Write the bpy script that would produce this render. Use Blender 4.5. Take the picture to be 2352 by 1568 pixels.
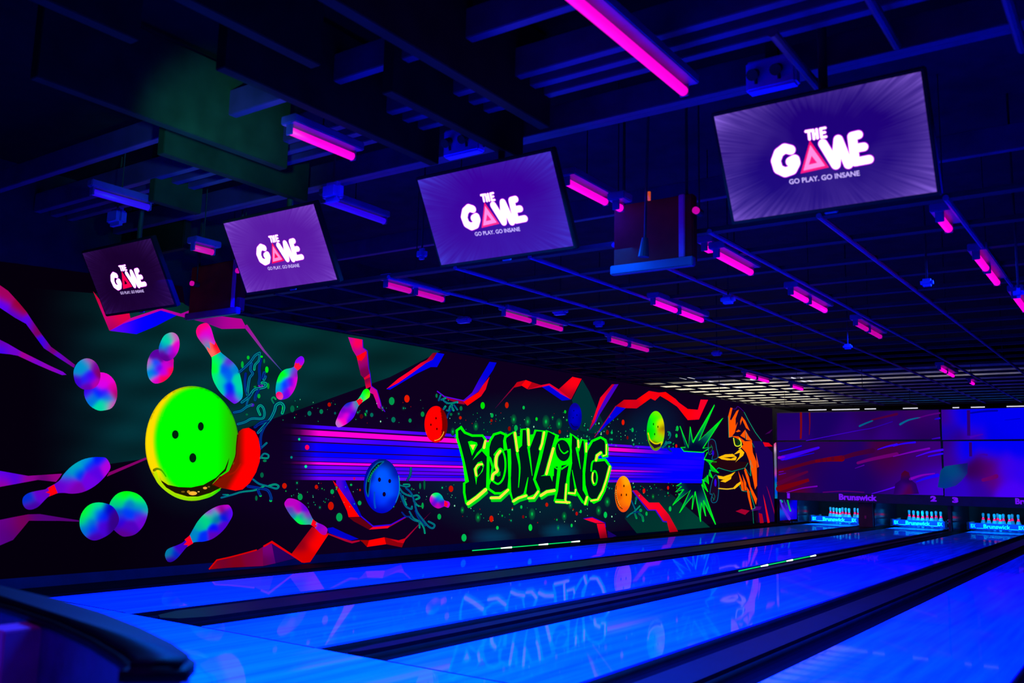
import bpy, bmesh, math, random
import numpy as np
from mathutils import Vector, Matrix
from mathutils.geometry import tessellate_polygon
random.seed(4)
for o in list(bpy.data.objects): bpy.data.objects.remove(o)
S = bpy.context.scene
COL = S.collection

# ------------------------------------------------------------------ camera
F = 2085.14; W_, H_ = 2352, 1568; CAMH = 1.0174
def _rot(a, b, c):
    cy, sy, cp, sp, cr, sr = math.cos(a), math.sin(a), math.cos(b), math.sin(b), math.cos(c), math.sin(c)
    return (np.array([[cy,-sy,0],[sy,cy,0],[0,0,1]]) @ np.array([[1,0,0],[0,cp,-sp],[0,sp,cp]])
            @ np.array([[1,0,0],[0,0,1],[0,-1,0.]]) @ np.array([[cr,-sr,0],[sr,cr,0],[0,0,1]]))
M = _rot(0.61544946, 0.14551492, -0.02328106); CAM = np.array([0, 0, CAMH])
cd = bpy.data.cameras.new('camera'); cam = bpy.data.objects.new('camera', cd); COL.objects.link(cam)
cd.sensor_width = 36; cd.lens = F*36/W_; cd.clip_start = 0.05; cd.clip_end = 200
R3 = np.stack([M[:,0], -M[:,1], -M[:,2]], 1)
cam.matrix_world = Matrix([list(R3[i])+[float(CAM[i])] for i in range(3)]+[[0,0,0,1]])
cd.dof.use_dof = True; cd.dof.focus_distance = 11.5; cd.dof.aperture_fstop = 2.4
S.camera = cam
# ------------------------------------------------------------------ world, exposure
w = bpy.data.worlds.new('world'); S.world = w; w.use_nodes = True
w.node_tree.nodes['Background'].inputs[0].default_value = (0.002, 0.0, 0.012, 1)
w.node_tree.nodes['Background'].inputs[1].default_value = 1.0
S.view_settings.view_transform = 'Standard'; S.view_settings.look = 'None'
S.view_settings.exposure = 0.0; S.view_settings.gamma = 1.0; S.view_settings.use_curve_mapping = False
# ------------------------------------------------------------------ large area lights (blacklight banks over the approach)
def area(name, loc, rot, sx, sy, power, color, spread=math.pi):
    l = bpy.data.lights.new(name, 'AREA'); l.shape = 'RECTANGLE'; l.size = sx; l.size_y = sy
    l.energy = power; l.color = color; l.spread = spread
    o = bpy.data.objects.new(name, l); COL.objects.link(o); o.location = loc; o.rotation_euler = rot
    return o
area('approach_blacklight', (-2.7, 3.1, 2.62), (0, 0, 0), 2.2, 1.2, 520, (0.0, 0.15, 1.0))
area('approach_blacklight', (-3.4, 5.6, 2.50), (0, 0, 0), 1.4, 2.0, 260, (0.0, 0.12, 1.0))
area('approach_blacklight', (-6.0, 4.8, 2.50), (0, 0, 0), 1.0, 2.0, 170, (0.0, 0.0, 1.0))
area('approach_blacklight', (0.2, 4.6, 2.60), (0, 0, 0), 1.2, 3.0, 260, (0.0, 0.0, 1.0))
area('added_bench_light', (-2.6, -0.6, 2.8), (0, 0, 0), 2.0, 1.0, 75, (0.10, 0.0, 1.0))  # unseen lamp added to brighten the bench face
# lamps standing above the open grid at the pin end wash the pale upper ceiling
for (x, y, sx, sy, p) in ((-8.8, 21.6, 4.4, 6.0, 135), (-5.4, 19.4, 1.0, 1.6, 5), (-3.6, 18.9, 2.4, 0.8, 2.0), (-0.8, 18.9, 3.0, 0.6, 1.2)):
    area('upper_ceiling_lamp', (x, y, 2.84), (math.pi, 0, 0), sx, sy, p, (1.0, 0.93, 0.74))

sl = bpy.data.lights.new('added_green_spot', 'SPOT'); sl.energy = 420; sl.color = (0.05, 1.0, 0.9); sl.spot_size = math.radians(34); sl.spot_blend = 1.0; sl.shadow_soft_size = 0.05  # unseen lamp added for the green sheen on one baffle
so = bpy.data.objects.new('added_green_spot', sl); COL.objects.link(so); so.location = (-2.9, 2.2, 2.3)
so.rotation_euler = (Vector((-4.65, 3.35, 3.02))-Vector(so.location)).to_track_quat('-Z', 'Y').to_euler()
# ------------------------------------------------------------------ helpers
def ray(x, y): return M @ np.array([(x-W_/2)/F, (y-H_/2)/F, 1.0])
def onx(x, y, X): r = ray(x, y); return CAM + r*(X/r[0])
def ony(x, y, Y): r = ray(x, y); return CAM + r*(Y/r[1])
def onz(x, y, z): r = ray(x, y); return CAM + r*((z-CAMH)/r[2])
def lin(c):
    out = []
    for v in c[:3]:
        v = v/255.0; out.append(v/12.92 if v <= 0.04045 else ((v+0.055)/1.055)**2.4)
    return out
def mat(name, base=(0.02,0.02,0.02), rough=0.5, emit=None, es=1.0, coat=0.0, spec=0.5, metal=0.0, noise=None):
    m = bpy.data.materials.new(name); m.use_nodes = True
    nt = m.node_tree; b = nt.nodes['Principled BSDF']
    b.inputs['Base Color'].default_value = (*base, 1); b.inputs['Roughness'].default_value = rough
    b.inputs['Coat Weight'].default_value = coat; b.inputs['Coat Roughness'].default_value = 0.03
    b.inputs['Specular IOR Level'].default_value = spec; b.inputs['Metallic'].default_value = metal
    if emit: b.inputs['Emission Color'].default_value = (*emit, 1); b.inputs['Emission Strength'].default_value = es
    else:
        amp, sc, stretch = noise or (0.25, 6.0, (1, 1, 1))
        tc = nt.nodes.new('ShaderNodeTexCoord'); mp = nt.nodes.new('ShaderNodeMapping'); nz = nt.nodes.new('ShaderNodeTexNoise')
        mp.inputs['Scale'].default_value = stretch; nz.inputs['Scale'].default_value = sc; nz.inputs['Detail'].default_value = 5
        rp = nt.nodes.new('ShaderNodeValToRGB')
        rp.color_ramp.elements[0].position = 0.3; rp.color_ramp.elements[1].position = 0.7
        rp.color_ramp.elements[0].color = (*[v*(1-amp) for v in base], 1); rp.color_ramp.elements[1].color = (*[min(1, v*(1+amp)) for v in base], 1)
        nt.links.new(tc.outputs['Object'], mp.inputs[0]); nt.links.new(mp.outputs[0], nz.inputs[0])
        nt.links.new(nz.outputs[0], rp.inputs[0]); nt.links.new(rp.outputs[0], b.inputs['Base Color'])
    return m
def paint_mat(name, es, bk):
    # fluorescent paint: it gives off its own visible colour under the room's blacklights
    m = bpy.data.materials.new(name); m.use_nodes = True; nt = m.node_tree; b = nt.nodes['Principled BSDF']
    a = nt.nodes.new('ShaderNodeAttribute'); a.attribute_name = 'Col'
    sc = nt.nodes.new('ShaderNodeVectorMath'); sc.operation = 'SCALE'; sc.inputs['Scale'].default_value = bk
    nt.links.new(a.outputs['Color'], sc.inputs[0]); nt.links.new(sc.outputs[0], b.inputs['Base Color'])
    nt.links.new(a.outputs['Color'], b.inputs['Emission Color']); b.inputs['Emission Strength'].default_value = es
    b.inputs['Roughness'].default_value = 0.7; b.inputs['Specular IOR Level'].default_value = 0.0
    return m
MT = dict(
    black=mat('matt_black', (0.012,0.010,0.016), 0.7),
    wall=mat('black_wall_paint', (0.010,0.008,0.014), 0.8, spec=0.15),
    gutter=mat('dark_gutter_plastic', (0.014,0.003,0.006), 0.6, spec=0.05),
    gpipe=mat('blue_grid_pipe', (0.10,0.008,0.15), 0.45),
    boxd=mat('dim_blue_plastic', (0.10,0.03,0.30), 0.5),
    ledge=mat('black_ledge_paint', (0.006,0.002,0.0012), 0.8, spec=0.03),
    rim=mat('black_rim', (0.006,0.004,0.002), 0.6, spec=0.08),
    ceiln=mat('black_ceiling_paint', (0.010,0.004,0.0035), 0.9, spec=0.05),
    cap=mat('dark_divider_laminate', (0.016,0.003,0.009), 0.5, spec=0.06),
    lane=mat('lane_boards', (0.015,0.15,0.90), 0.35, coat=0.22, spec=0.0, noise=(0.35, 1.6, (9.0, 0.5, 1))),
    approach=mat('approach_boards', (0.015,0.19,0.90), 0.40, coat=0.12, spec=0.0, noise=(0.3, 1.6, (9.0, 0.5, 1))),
    ceil=mat('dark_ceiling_paint', (0.022,0.003,0.016), 0.85, spec=0.1),
    ceilw=mat('pale_ceiling_paint', (0.62,0.60,0.55), 0.85, spec=0.1),
    bar=mat('black_grid_bar', (0.012,0.010,0.014), 0.7, spec=0.2),
    pipe=mat('painted_pipe', (0.06,0.006,0.06), 0.5),
    baffle=mat('black_baffle_board', (0.014,0.012,0.008), 0.6, spec=0.05),
    housing=mat('lamp_housing_paint', (0.10,0.02,0.16), 0.4),
    tubep=mat('pink_blacklight_tube', emit=(1.0,0.0,0.62), es=1.15),
    tubed=mat('dim_pink_blacklight_tube', emit=(0.62,0.0,0.36), es=0.9),
    tubeb=mat('blue_housing_glow', emit=(0.02,0.0,0.75), es=1.0),  # tube glow stands in for blue light on the housing
    bezel=mat('black_screen_bezel', (0.012,0.006,0.006), 0.6, spec=0.08),
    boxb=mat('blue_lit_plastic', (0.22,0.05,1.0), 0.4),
    maroon=mat('maroon_panel', (0.40,0.006,0.008), 0.7, spec=0.03),
    pin=mat('white_pin_plastic', (0.30,0.88,0.95), 0.3, noise=(0.03, 3, (1,1,1))),
    pinred=mat('red_fluorescent_stripe', (0.8,0.02,0.08), 0.3, emit=(1.0,0.0,0.14), es=1.0),
    sweep=mat('blue_sweep_panel', (0.02,0.03,0.42), 0.4),
    white=mat('white_lettering', (0.8,0.8,0.8), 0.5, noise=(0.03, 3, (1,1,1))),
    fascia=mat('dark_fascia', (0.05,0.02,0.10), 0.4),
    fasctext=mat('violet_fluorescent_lettering', (0.3,0.1,0.8), 0.4, emit=(0.16,0.0,0.80), es=0.9),
    kick=mat('glossy_black_side_panel', (0.015,0.010,0.03), 0.12),
    redcol=mat('dark_red_column', (0.14,0.012,0.03), 0.5),
    green=mat('green_reflection_streak', emit=(0.0,0.75,0.12), es=0.9),
    glintw=mat('white_reflection_tip', emit=(0.75,1.0,0.8), es=1.6),
    tubew=mat('white_strip_lamp', emit=(0.9,0.88,1.0), es=0.9),
    orange=mat('orange_indicator', emit=(0.9,0.10,0.0), es=0.6),
    vinyl=mat('dark_vinyl', (0.04,0.008,0.07), 0.4, noise=(0.3, 20, (1,1,1))),
    vinylp=mat('purple_vinyl_stripe', (0.9,0.02,0.22), 0.4),
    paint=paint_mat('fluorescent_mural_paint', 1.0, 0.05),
    print=paint_mat('glowing_mask_print', 0.85, 0.25),  # plain print, its glow stands in for the light falling on it
)
def link(name, bm, m, parent=None, smooth=False, fix=True):
    if fix: bmesh.ops.recalc_face_normals(bm, faces=bm.faces)
    me = bpy.data.meshes.new(name); bm.to_mesh(me); bm.free()
    for x in (m if isinstance(m, (list, tuple)) else [m]): me.materials.append(x)
    if smooth: me.polygons.foreach_set('use_smooth', [True]*len(me.polygons))
    o = bpy.data.objects.new(name, me); COL.objects.link(o)
    if parent: o.parent = parent; o.matrix_parent_inverse = parent.matrix_basis.inverted() if False else Matrix()
    return o
def tag(o, label=None, cat=None, group=None, kind=None):
    if label: o['label'] = label
    if cat: o['category'] = cat
    if group: o['group'] = group
    if kind: o['kind'] = kind
    return o
def empty(name, loc=(0,0,0), label=None, cat=None, group=None, kind=None):
    o = bpy.data.objects.new(name, None); COL.objects.link(o); o.location = loc; o.empty_display_size = 0.1
    return tag(o, label, cat, group, kind)
def structure(o): o['kind'] = 'structure'; return o
def box(bm, x0, x1, y0, y1, z0, z1, bev=0.0):
    v = [bm.verts.new((x, y, z)) for x in (x0, x1) for y in (y0, y1) for z in (z0, z1)]
    fs = [bm.faces.new([v[i] for i in f]) for f in ((0,1,3,2),(4,6,7,5),(0,4,5,1),(2,3,7,6),(0,2,6,4),(1,5,7,3))]
    if bev > 0:
        es = list({e for f in fs for e in f.edges}); bmesh.ops.bevel(bm, geom=es, offset=bev, segments=2, affect='EDGES')
    return bm
def cyl(bm, p0, p1, r, n=12, r1=None):
    p0, p1 = Vector(p0), Vector(p1); d = (p1-p0).normalized()
    u = d.orthogonal().normalized(); v = d.cross(u); r1 = r if r1 is None else r1
    a = [bm.verts.new(p0+(u*math.cos(t)+v*math.sin(t))*r) for t in [2*math.pi*i/n for i in range(n)]]
    b = [bm.verts.new(p1+(u*math.cos(t)+v*math.sin(t))*r1) for t in [2*math.pi*i/n for i in range(n)]]
    for i in range(n): bm.faces.new((a[i], a[(i+1)%n], b[(i+1)%n], b[i]))
    bm.faces.new(a[::-1]); bm.faces.new(b); return bm
def lathe(bm, prof, n=20):
    rings = []
    for (r, z) in prof:
        rings.append([bm.verts.new((r*math.cos(2*math.pi*i/n), r*math.sin(2*math.pi*i/n), z)) for i in range(n)] if r > 1e-5 else [bm.verts.new((0,0,z))])
    for a, b in zip(rings, rings[1:]):
        for i in range(n):
            j = (i+1) % n
            if len(a) == 1: bm.faces.new((a[0], b[i], b[j]))
            elif len(b) == 1: bm.faces.new((a[i], a[j], b[0]))
            else: bm.faces.new((a[i], a[j], b[j], b[i]))
    return bm
B = bmesh.new

# ------------------------------------------------------------------ the setting
LX = [(-7.037,-5.966), (-5.126,-4.060), (-3.496,-2.421), (-1.727,-0.696)]   # lane edges
YF, YE = 3.82, 24.45                                                        # foul line, lane end
WX = -7.63                                                                  # mural wall
ZC = 3.5
structure(link('floor', box(B(), WX, 4.5, -3.0, YF-0.004, -0.3, 0.0), MT['approach']))
structure(link('trim_1', box(B(), WX, 4.5, YF-0.004, 25.2, -0.5, -0.2), MT['black']))          # sub-floor below the lanes
bm = B(); f_ = bm.faces.new([bm.verts.new((WX-0.25, y, z)) for y, z in ((-3,-.5),(25.2,-.5),(25.2,2.83),(14.0,2.70),(13.9,ZC),(-3,ZC))])
r_ = bmesh.ops.extrude_face_region(bm, geom=[f_]); bmesh.ops.translate(bm, vec=(0.238,0,0), verts=[v for v in r_['geom'] if isinstance(v, bmesh.types.BMVert)])
structure(link('wall_left', bm, MT['wall']))
structure(link('wall_far', box(B(), WX, 4.5, 24.9, 25.2, -0.2, 2.82), MT['wall']))
structure(link('wall_right', box(B(), 4.5, 4.7, -3.0, 25.2, -0.5, ZC), MT['wall']))
structure(link('wall_back', box(B(), WX-0.25, 4.7, -3.2, -3.0, -0.5, ZC), MT['wall']))
structure(link('ceiling', box(B(), WX-0.25, 4.7, -3.2, 25.2, ZC, ZC+0.2), MT['ceiln']))
structure(link('trim_4', box(B(), WX, 4.5, 5.2, 17.85, ZC-0.03, ZC-0.002), MT['ceil']))          # painted ceiling panels over the lanes
structure(link('trim_2', box(B(), -11.5, 4.5, 17.9, 26.0, 3.10, 3.2), MT['ceilw']))           # pale lowered ceiling at the pin end
structure(link('trim_3', box(B(), -11.5, 4.5, 25.96, 26.0, 2.4, 3.10), MT['wall']))
# raised black ledge at the foot of the mural wall
structure(link('baseboard_left', box(B(), WX-0.012, -7.275, YF, 21.95, -0.2, 0.004, 0.002), MT['ledge']))

# ------------------------------------------------------------------ bowling lanes
LN = ['nearest the mural wall', 'second from the mural wall', 'third from the mural wall', 'at the bottom right corner, fourth from the mural wall']
def gutter_bm(x0, x1):
    bm = B(); n = 10; a, b = [], []
    for i in range(n+1):
        t = math.pi*i/n; x = (x0+x1)/2-(x1-x0)/2*math.cos(t); z = -0.012-0.085*math.sin(t)
        a.append((x, z))
    out = [(x, z) for x, z in a]+[(x1, -0.14), (x0, -0.14)]
    va = [bm.verts.new((x, YF, z)) for x, z in out]; vb = [bm.verts.new((x, YE, z)) for x, z in out]
    k = len(out)
    for i in range(k): bm.faces.new((va[i], va[(i+1)%k], vb[(i+1)%k], vb[i]))
    for vs in (va, vb[::-1]):
        for i in range(n): pass
    bmesh.ops.triangulate(bm, faces=[bm.faces.new(va[::-1]), bm.faces.new(vb)])
    return bm
for i, (x0, x1) in enumerate(LX):
    ln = empty('bowling_lane', ((x0+x1)/2, YF, 0), 'glossy blue-lit bowling lane '+LN[i], 'bowling lane', 'bowling lanes')
    def rel(o, p=ln): o.location = -p.location; return o
    rel(link('lane_surface', box(B(), x0, x1, YF, YE, -0.14, 0.0, 0.003), MT['lane'], ln))
    g = 0.232
    rel(link('gutter', gutter_bm(x0-g, x0-0.002), MT['gutter'], ln, True))
    rel(link('gutter', gutter_bm(x1+0.002, x1+g), MT['gutter'], ln, True))
    rel(link('foul_line', box(B(), x0, x1, YF-0.003, YF+0.012, -0.002, 0.0009), MT['cap'], ln))
divs = [(LX[0][1]+.234, LX[1][0]-.234, 'first and second'), (LX[1][1]+.234, LX[2][0]-.234, 'second and third'), (LX[2][1]+.234, LX[3][0]-.234, 'third and fourth')]
for (x0, x1, nm) in divs:
    bm = B(); z = 0.012; c = (x0+x1)/2; hw = (x1-x0)/2
    out = [(c-hw, YF+0.25), (c-hw*0.6, YF+0.06), (c, YF-0.0), (c+hw*0.6, YF+0.06), (c+hw, YF+0.25), (c+hw, YE), (c-hw, YE)]
    f = bm.faces.new([bm.verts.new((x, y, -0.2)) for x, y in out])
    r = bmesh.ops.extrude_face_region(bm, geom=[f]); bmesh.ops.translate(bm, vec=(0, 0, 0.2+z), verts=[v for v in r['geom'] if isinstance(v, bmesh.types.BMVert)])
    tag(link('lane_divider', bm, MT['cap']), 'long dark divider between the '+nm+' bowling lanes from the mural', 'lane divider', 'lane dividers')
tag(link('lane_divider', box(B(), LX[3][1]+.234, 0.35, YF, YE, -0.2, 0.012, 0.01), MT['cap']), 'dark divider right of the fourth lane in the bottom right corner', 'lane divider', 'lane dividers')

# ------------------------------------------------------------------ mural: 2D drawing engine (pixel outlines thrown onto the wall plane)
CR = dict(c1=(0,640,.2296), c2=(0,980,.2296), c3=(300,720,.17857), c4=(300,860,.20408), c5=(340,1120,.17857), c6=(700,760,.15306),
          c7=(640,960,.19134), c8=(1000,800,.1913), d1=(1000,940,.21686), d2=(1340,840,.25518), d3=(1540,900,.21689),
          d4=(1760,920,.20408), d5=(2052,920,.21676), e4=(0,400,.34057), t1=(1552,0,.34057), px=(0,0,1))
def P(cr, pts):
    ox, oy, s = CR[cr]; return [(ox+s*p[0], oy+s*p[1]) for p in pts]
class Art:
    """one painted shape group: triangles in photo pixels with colours, thrown on a plane"""
    def __init__(s): s.v = []; s.c = []; s.t = []; s.l = []
    def tri(s, pts, cols, lay):
        k = len(s.v); s.v += pts; s.c += cols; s.t.append((k, k+1, k+2)); s.l += [lay]*3
    def poly(s, cr, pts, col, lay=1, edge=7.0, pxs=None):
        pts = pxs if pxs else P(cr, pts)
        fn = col if callable(col) else (lambda x, y, c=lin(col): c)
        flat = not callable(col)
        for t in tessellate_polygon([[Vector((x, y, 0)) for x, y in pts]]):
            s._sub([pts[i] for i in t], fn, lay, edge, flat)
        return s
    def _sub(s, t, fn, lay, edge, flat):
        d = [math.dist(t[i], t[(i+1)%3]) for i in range(3)]; m = max(d)
        if flat or m <= edge: s.tri(list(t), [fn(*p) for p in t], lay); return
        i = d.index(m); a, b, c = t[i], t[(i+1)%3], t[(i+2)%3]; h = ((a[0]+b[0])/2, (a[1]+b[1])/2)
        s._sub([a, h, c], fn, lay, edge, flat); s._sub([h, b, c], fn, lay, edge, flat)
    def ell(s, cr, cx, cy, rx, ry, col, lay=1, n=40, rot=0, edge=7.0):
        pts = []
        for i in range(n):
            t = 2*math.pi*i/n; x, y = rx*math.cos(t), ry*math.sin(t)
            pts.append((cx+x*math.cos(rot)-y*math.sin(rot), cy+x*math.sin(rot)+y*math.cos(rot)))
        return s.poly(cr, pts, col, lay, edge)
    def glow(s, x, y, rx, ry, c0, c1, lay=1, n=14):
        a, b = lin(c0), bgcol(x, y); rx, ry = rx*.75, ry*.75
        pt = [(x+rx*math.cos(2*math.pi*i/n), y+ry*math.sin(2*math.pi*i/n)) for i in range(n)]
        md = [(x+(p[0]-x)*.36, y+(p[1]-y)*.36) for p in pt]; c = [b[j]+(a[j]-b[j])*.16 for j in range(3)]
        for i in range(n):
            j = (i+1) % n; s.tri([(x, y), md[i], md[j]], [a, c, c], lay); s.tri([md[i], pt[i], pt[j]], [c, b, b], lay); s.tri([md[i], pt[j], md[j]], [c, b, c], lay)
    def stroke(s, cr, pts, w, col, lay=1, closed=False, smooth=True, taper=None, cap=True, col2=None):
        pts = P(cr, pts); w = w*CR[cr][2]; n = len(pts)
        if smooth and n > 2:
            out = []
            rng = range(n if closed else n-1)
            g = lambda i: pts[i % n] if closed else pts[max(0, min(n-1, i))]
            for i in rng:
                p0, p1, p2, p3 = g(i-1), g(i), g(i+1), g(i+2)
                for k in range(5):
                    t = k/5; out.append(tuple(0.5*(2*p1[j]+(p2[j]-p0[j])*t+(2*p0[j]-5*p1[j]+4*p2[j]-p3[j])*t*t+(3*p1[j]-p0[j]-3*p2[j]+p3[j])*t**3) for j in (0, 1)))
            if not closed: out.append(pts[-1])
            pts = out; n = len(pts)
        L, Rr = [], []
        for i in range(n):
            a = pts[(i-1) % n] if (closed or i > 0) else pts[i]; b = pts[(i+1) % n] if (closed or i < n-1) else pts[i]
            dx, dy = b[0]-a[0], b[1]-a[1]; q = math.hypot(dx, dy) or 1; nx, ny = -dy/q, dx/q
            u = i/max(1, n-1); ww = w/2*(1 if taper is None else (taper[0]+(taper[1]-taper[0])*u))
            c1 = (pts[i][0]-a[0], pts[i][1]-a[1]); q1 = math.hypot(*c1) or 1
            cs = abs(dx/q*c1[0]/q1+dy/q*c1[1]/q1) if q1 > 1e-9 and (closed or 0 < i < n-1) else 1
            ww = ww/max(0.6, cs)
            L.append((pts[i][0]+nx*ww, pts[i][1]+ny*ww)); Rr.append((pts[i][0]-nx*ww, pts[i][1]-ny*ww))
        ca, cb = lin(col), lin(col2 or col)
        cc = lambda i: [ca[k]+(cb[k]-ca[k])*i/max(1, n-1) for k in range(3)]
        for i in range(n if closed else n-1):
            j = (i+1) % n
            s.tri([L[i], Rr[i], Rr[j]], [cc(i), cc(i), cc(j)], lay); s.tri([L[i], Rr[j], L[j]], [cc(i), cc(j), cc(j)], lay)
        if cap and not closed and w > 0.8:
            for e, tp in ((0, taper[0] if taper else 1), (n-1, taper[1] if taper else 1)):
                if tp > 0.3:
                    r = w/2*tp; q = [(pts[e][0]+r*math.cos(k*math.pi/4), pts[e][1]+r*math.sin(k*math.pi/4)) for k in range(8)]
                    for k in range(8): s.tri([pts[e], q[k], q[(k+1)%8]], [cc(e)]*3, lay)
        return s
    def build(s, name, m, parent, proj, origin):
        co = [proj(x, y, l) for (x, y), l in zip(s.v, s.l)]
        me = bpy.data.meshes.new(name); me.from_pydata([tuple(p-origin) for p in co], [], s.t)
        at = me.color_attributes.new('Col', 'FLOAT_COLOR', 'POINT')
        at.data.foreach_set('color', np.array([list(c)+[1.0] for c in s.c], 'f').ravel())
        me.materials.append(m); o = bpy.data.objects.new(name, me); COL.objects.link(o); o.parent = parent
        return o
def idw(cr, cps, pw=3.0):
    ox, oy, sc = CR[cr]
    q = [(ox+sc*x, oy+sc*y, lin(c)) for x, y, c in cps]
    nn = [min([math.dist(u[:2], v[:2]) for v in q if v is not u] or [4]) for u in q]; s2 = 2*(0.5*sum(nn)/len(nn))**2
    def fn(x, y):
        W = 0; r = [0, 0, 0]
        for a, b, c in q:
            d = (a-x)**2+(b-y)**2; k = math.exp(-d/s2)+1e-9/(1+d); W += k
            for j in range(3): r[j] += k*c[j]
        return [v/W for v in r]
    return fn
mural = empty('mural', (WX, 13.0, 0.03), 'long blacklight mural of flying bowling balls, pins and graffiti lettering on the left wall', 'mural')
MO = np.array([WX, 13.0, 0.03])
def wproj(x, y, l):
    p = onx(x, y, WX-0.011+0.0009*l)
    if p[1] > 5.25: p[2] = min(p[2], 2.575+0.0125*(p[1]-5.0)-0.008)
    p[1] = min(p[1], 21.98)
    return p
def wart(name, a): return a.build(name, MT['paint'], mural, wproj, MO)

# --- painted background: black-violet with blue-green beams
topc = [(-260,560),(0,640),(300,680),(590,722),(800,765),(1000,800),(1200,836),(1440,868),(1640,910),(1780,930)]
def interp(tab, x):
    for (a, b), (c, d) in zip(tab, tab[1:]):
        if x <= c: return b+(d-b)*(x-a)/(c-a)
    return tab[-1][1]
bot = lambda x: 1348-(x+260)*0.0776+2
def bgcol(x, y):
    q = min(1, max(0, (x-250)/600)); c = np.array([4., 0., 10.])*(1-q)+np.array([13., 0., 28.])*q
    k = max(0, 1-(((x-1235)/330)**2+((y-1075)/185)**2)); c = c+np.array([-10, 32, 18])*min(1, k*1.3)
    k = max(0, 1-(((x-700)/520)**2+((y-1060)/150)**2)); c = c+np.array([4, 0, 10])*k
    k = max(0, 1-(((x-440)/150)**2+((y-1020)/180)**2)); c = c+np.array([-4, 22, 8])*k
    k = max(0, 1-(((x-1505)/75)**2+((y-985)/90)**2)); c = c+np.array([-8, 24, 26])*k
    k = max(0, 1-(((x-1130)/60)**2+((y-1235)/24)**2))+max(0, 1-(((x-1285)/50)**2+((y-1222)/24)**2)); c = c+np.array([-6, 44, 48])*k
    return lin(np.clip(c, 0, 255))
bg = Art(); NX, NY = 256, 44
gx = [-260+i*(2046)/NX for i in range(NX+1)]
grid = [[(x, interp(topc, x)-40+(bot(x)-interp(topc, x)+40)*j/NY) for j in range(NY+1)] for x in gx]
for i in range(NX):
    for j in range(NY):
        a, b, c, d = grid[i][j], grid[i+1][j], grid[i+1][j+1], grid[i][j+1]
        bg.tri([a, b, c], [bgcol(*a), bgcol(*b), bgcol(*c)], 0); bg.tri([a, c, d], [bgcol(*a), bgcol(*c), bgcol(*d)], 0)
wart('painted_background', bg)
def greenf(x, y):
    k = min(1, max(0, (x-60)/270)); k = k*k*(3-2*k)
    c = [4-2*k, 43*k, 10+34*k]
    wv = 5*math.sin(x*0.03+y*0.05)+4*math.sin(x*0.011-y*0.09); c[1] += wv*k; c[2] += wv*k
    return lin([max(0, v) for v in c])
gb = Art()
gb.poly('px', [(60,660),(150,668),(300,680),(560,712),(800,762),(1012,806),(895,866),(660,950),(560,985),(335,1053),(150,1080),(60,1095)], greenf, 1, 16)
gb.poly('c8', [(1762,370),(1850,520),(1925,700),(2020,900),(2075,1000),(1880,1020),(1740,985),(1640,620)], (0,48,50), 1)
gb.poly('d2', [(690,1098),(800,1160),(1140,1452),(480,1506),(372,1372),(440,1160),(560,1085)], idw('d2', [(690,1100,(8,20,40)),(560,1090,(10,10,40)),(430,1180,(10,20,40)),(700,1300,(0,52,46)),(1100,1440,(0,60,50)),(500,1490,(0,50,44))]), 1, 12)
wart('painted_beam', gb)

# --- speed stripes behind the lettering
sp = Art()
bands = [(68,108,(84,0,255)),(130,195,(255,0,200)),(212,268,(80,0,250)),(285,385,(0,0,255)),(400,455,(0,0,255)),(462,510,(70,0,255)),(520,550,(255,0,215)),(562,605,(92,0,250)),(615,655,(88,0,230)),(665,690,(25,0,255)),(697,740,(110,0,225))]
def stripe(y0, y1, fn, lay):
    xs = [645+i*22 for i in range(45)]; xs = [x for x in xs if x < 1618]+[1618]
    if 285 <= y0 < 520: xs += [1632]
    def yy(y, x):
        t = (x-668.7)/(1622-668.7); l = 960+.19134*y; r = 1033+(l-973)/128.6*76; return l+(r-l)*t
    for a, b in zip(xs, xs[1:]):
        q = [(a, yy(y0, a)), (b, yy(y0, b)), (b, yy(y1, b)), (a, yy(y1, a))]
        cs = [fn(*p) for p in q]
        sp.tri([q[0], q[1], q[2]], [cs[0], cs[1], cs[2]], lay); sp.tri([q[0], q[2], q[3]], [cs[0], cs[2], cs[3]], lay)
def sfade(c):
    def fn(x, y):
        k = min(1, max(0, (x-650)/75)); k = k*k
        m = min(1, max(0, (x-1430)/110)) if c[0] > 20 else 0
        cc = [c[0]*(1-m), c[1], c[2]+(255-c[2])*m]
        if c[2] > 240 and c[0] < 120: cc[0] = max(0, cc[0]+26*math.sin(x*0.021+c[0]))
        d = (13, 0, 30); return lin([d[j]+(cc[j]-d[j])*k for j in range(3)])
    return fn
stripe(64, 744, sfade((34,0,62)), 2)
for y0, y1, c in bands: stripe(y0, y1, sfade(c), 3)
wart('painted_stripes', sp)

# --- paint speckles
sk = Art(); rs = random.Random(11)
BGD = (6, 14, 30)
def speck(x, y, r, c): sk.ell('px', x, y, r*0.8, r*1.15, c, 4, 10)
zones = [(650,1030,915,972,52),(650,830,1108,1165,34),(900,1060,1105,1165,24),(1030,1330,945,1005,80),(1300,1560,985,1028,60),(1060,1420,1165,1200,44),(1390,1560,1108,1140,60),(1330,1440,950,1010,18)]
for (x0, x1, y0, y1, n) in zones:
    for _ in range(n):
        x, y = rs.uniform(x0, x1), rs.uniform(y0, y1); r = rs.choice([.7,.8,.9,1,1,1.2,1.4,1.9])
        c = rs.choice([(0,170,95),(0,200,110),(0,150,90),(90,220,140),(0,190,60),(140,225,170),(150,12,10),(0,140,100)])
        speck(x, y, r, c)
        if r > 1.4 and c[0] < 100: sk.glow(x, y, r*3.6, r*4.4, (0,95,62), (4,10,28), 3)
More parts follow.
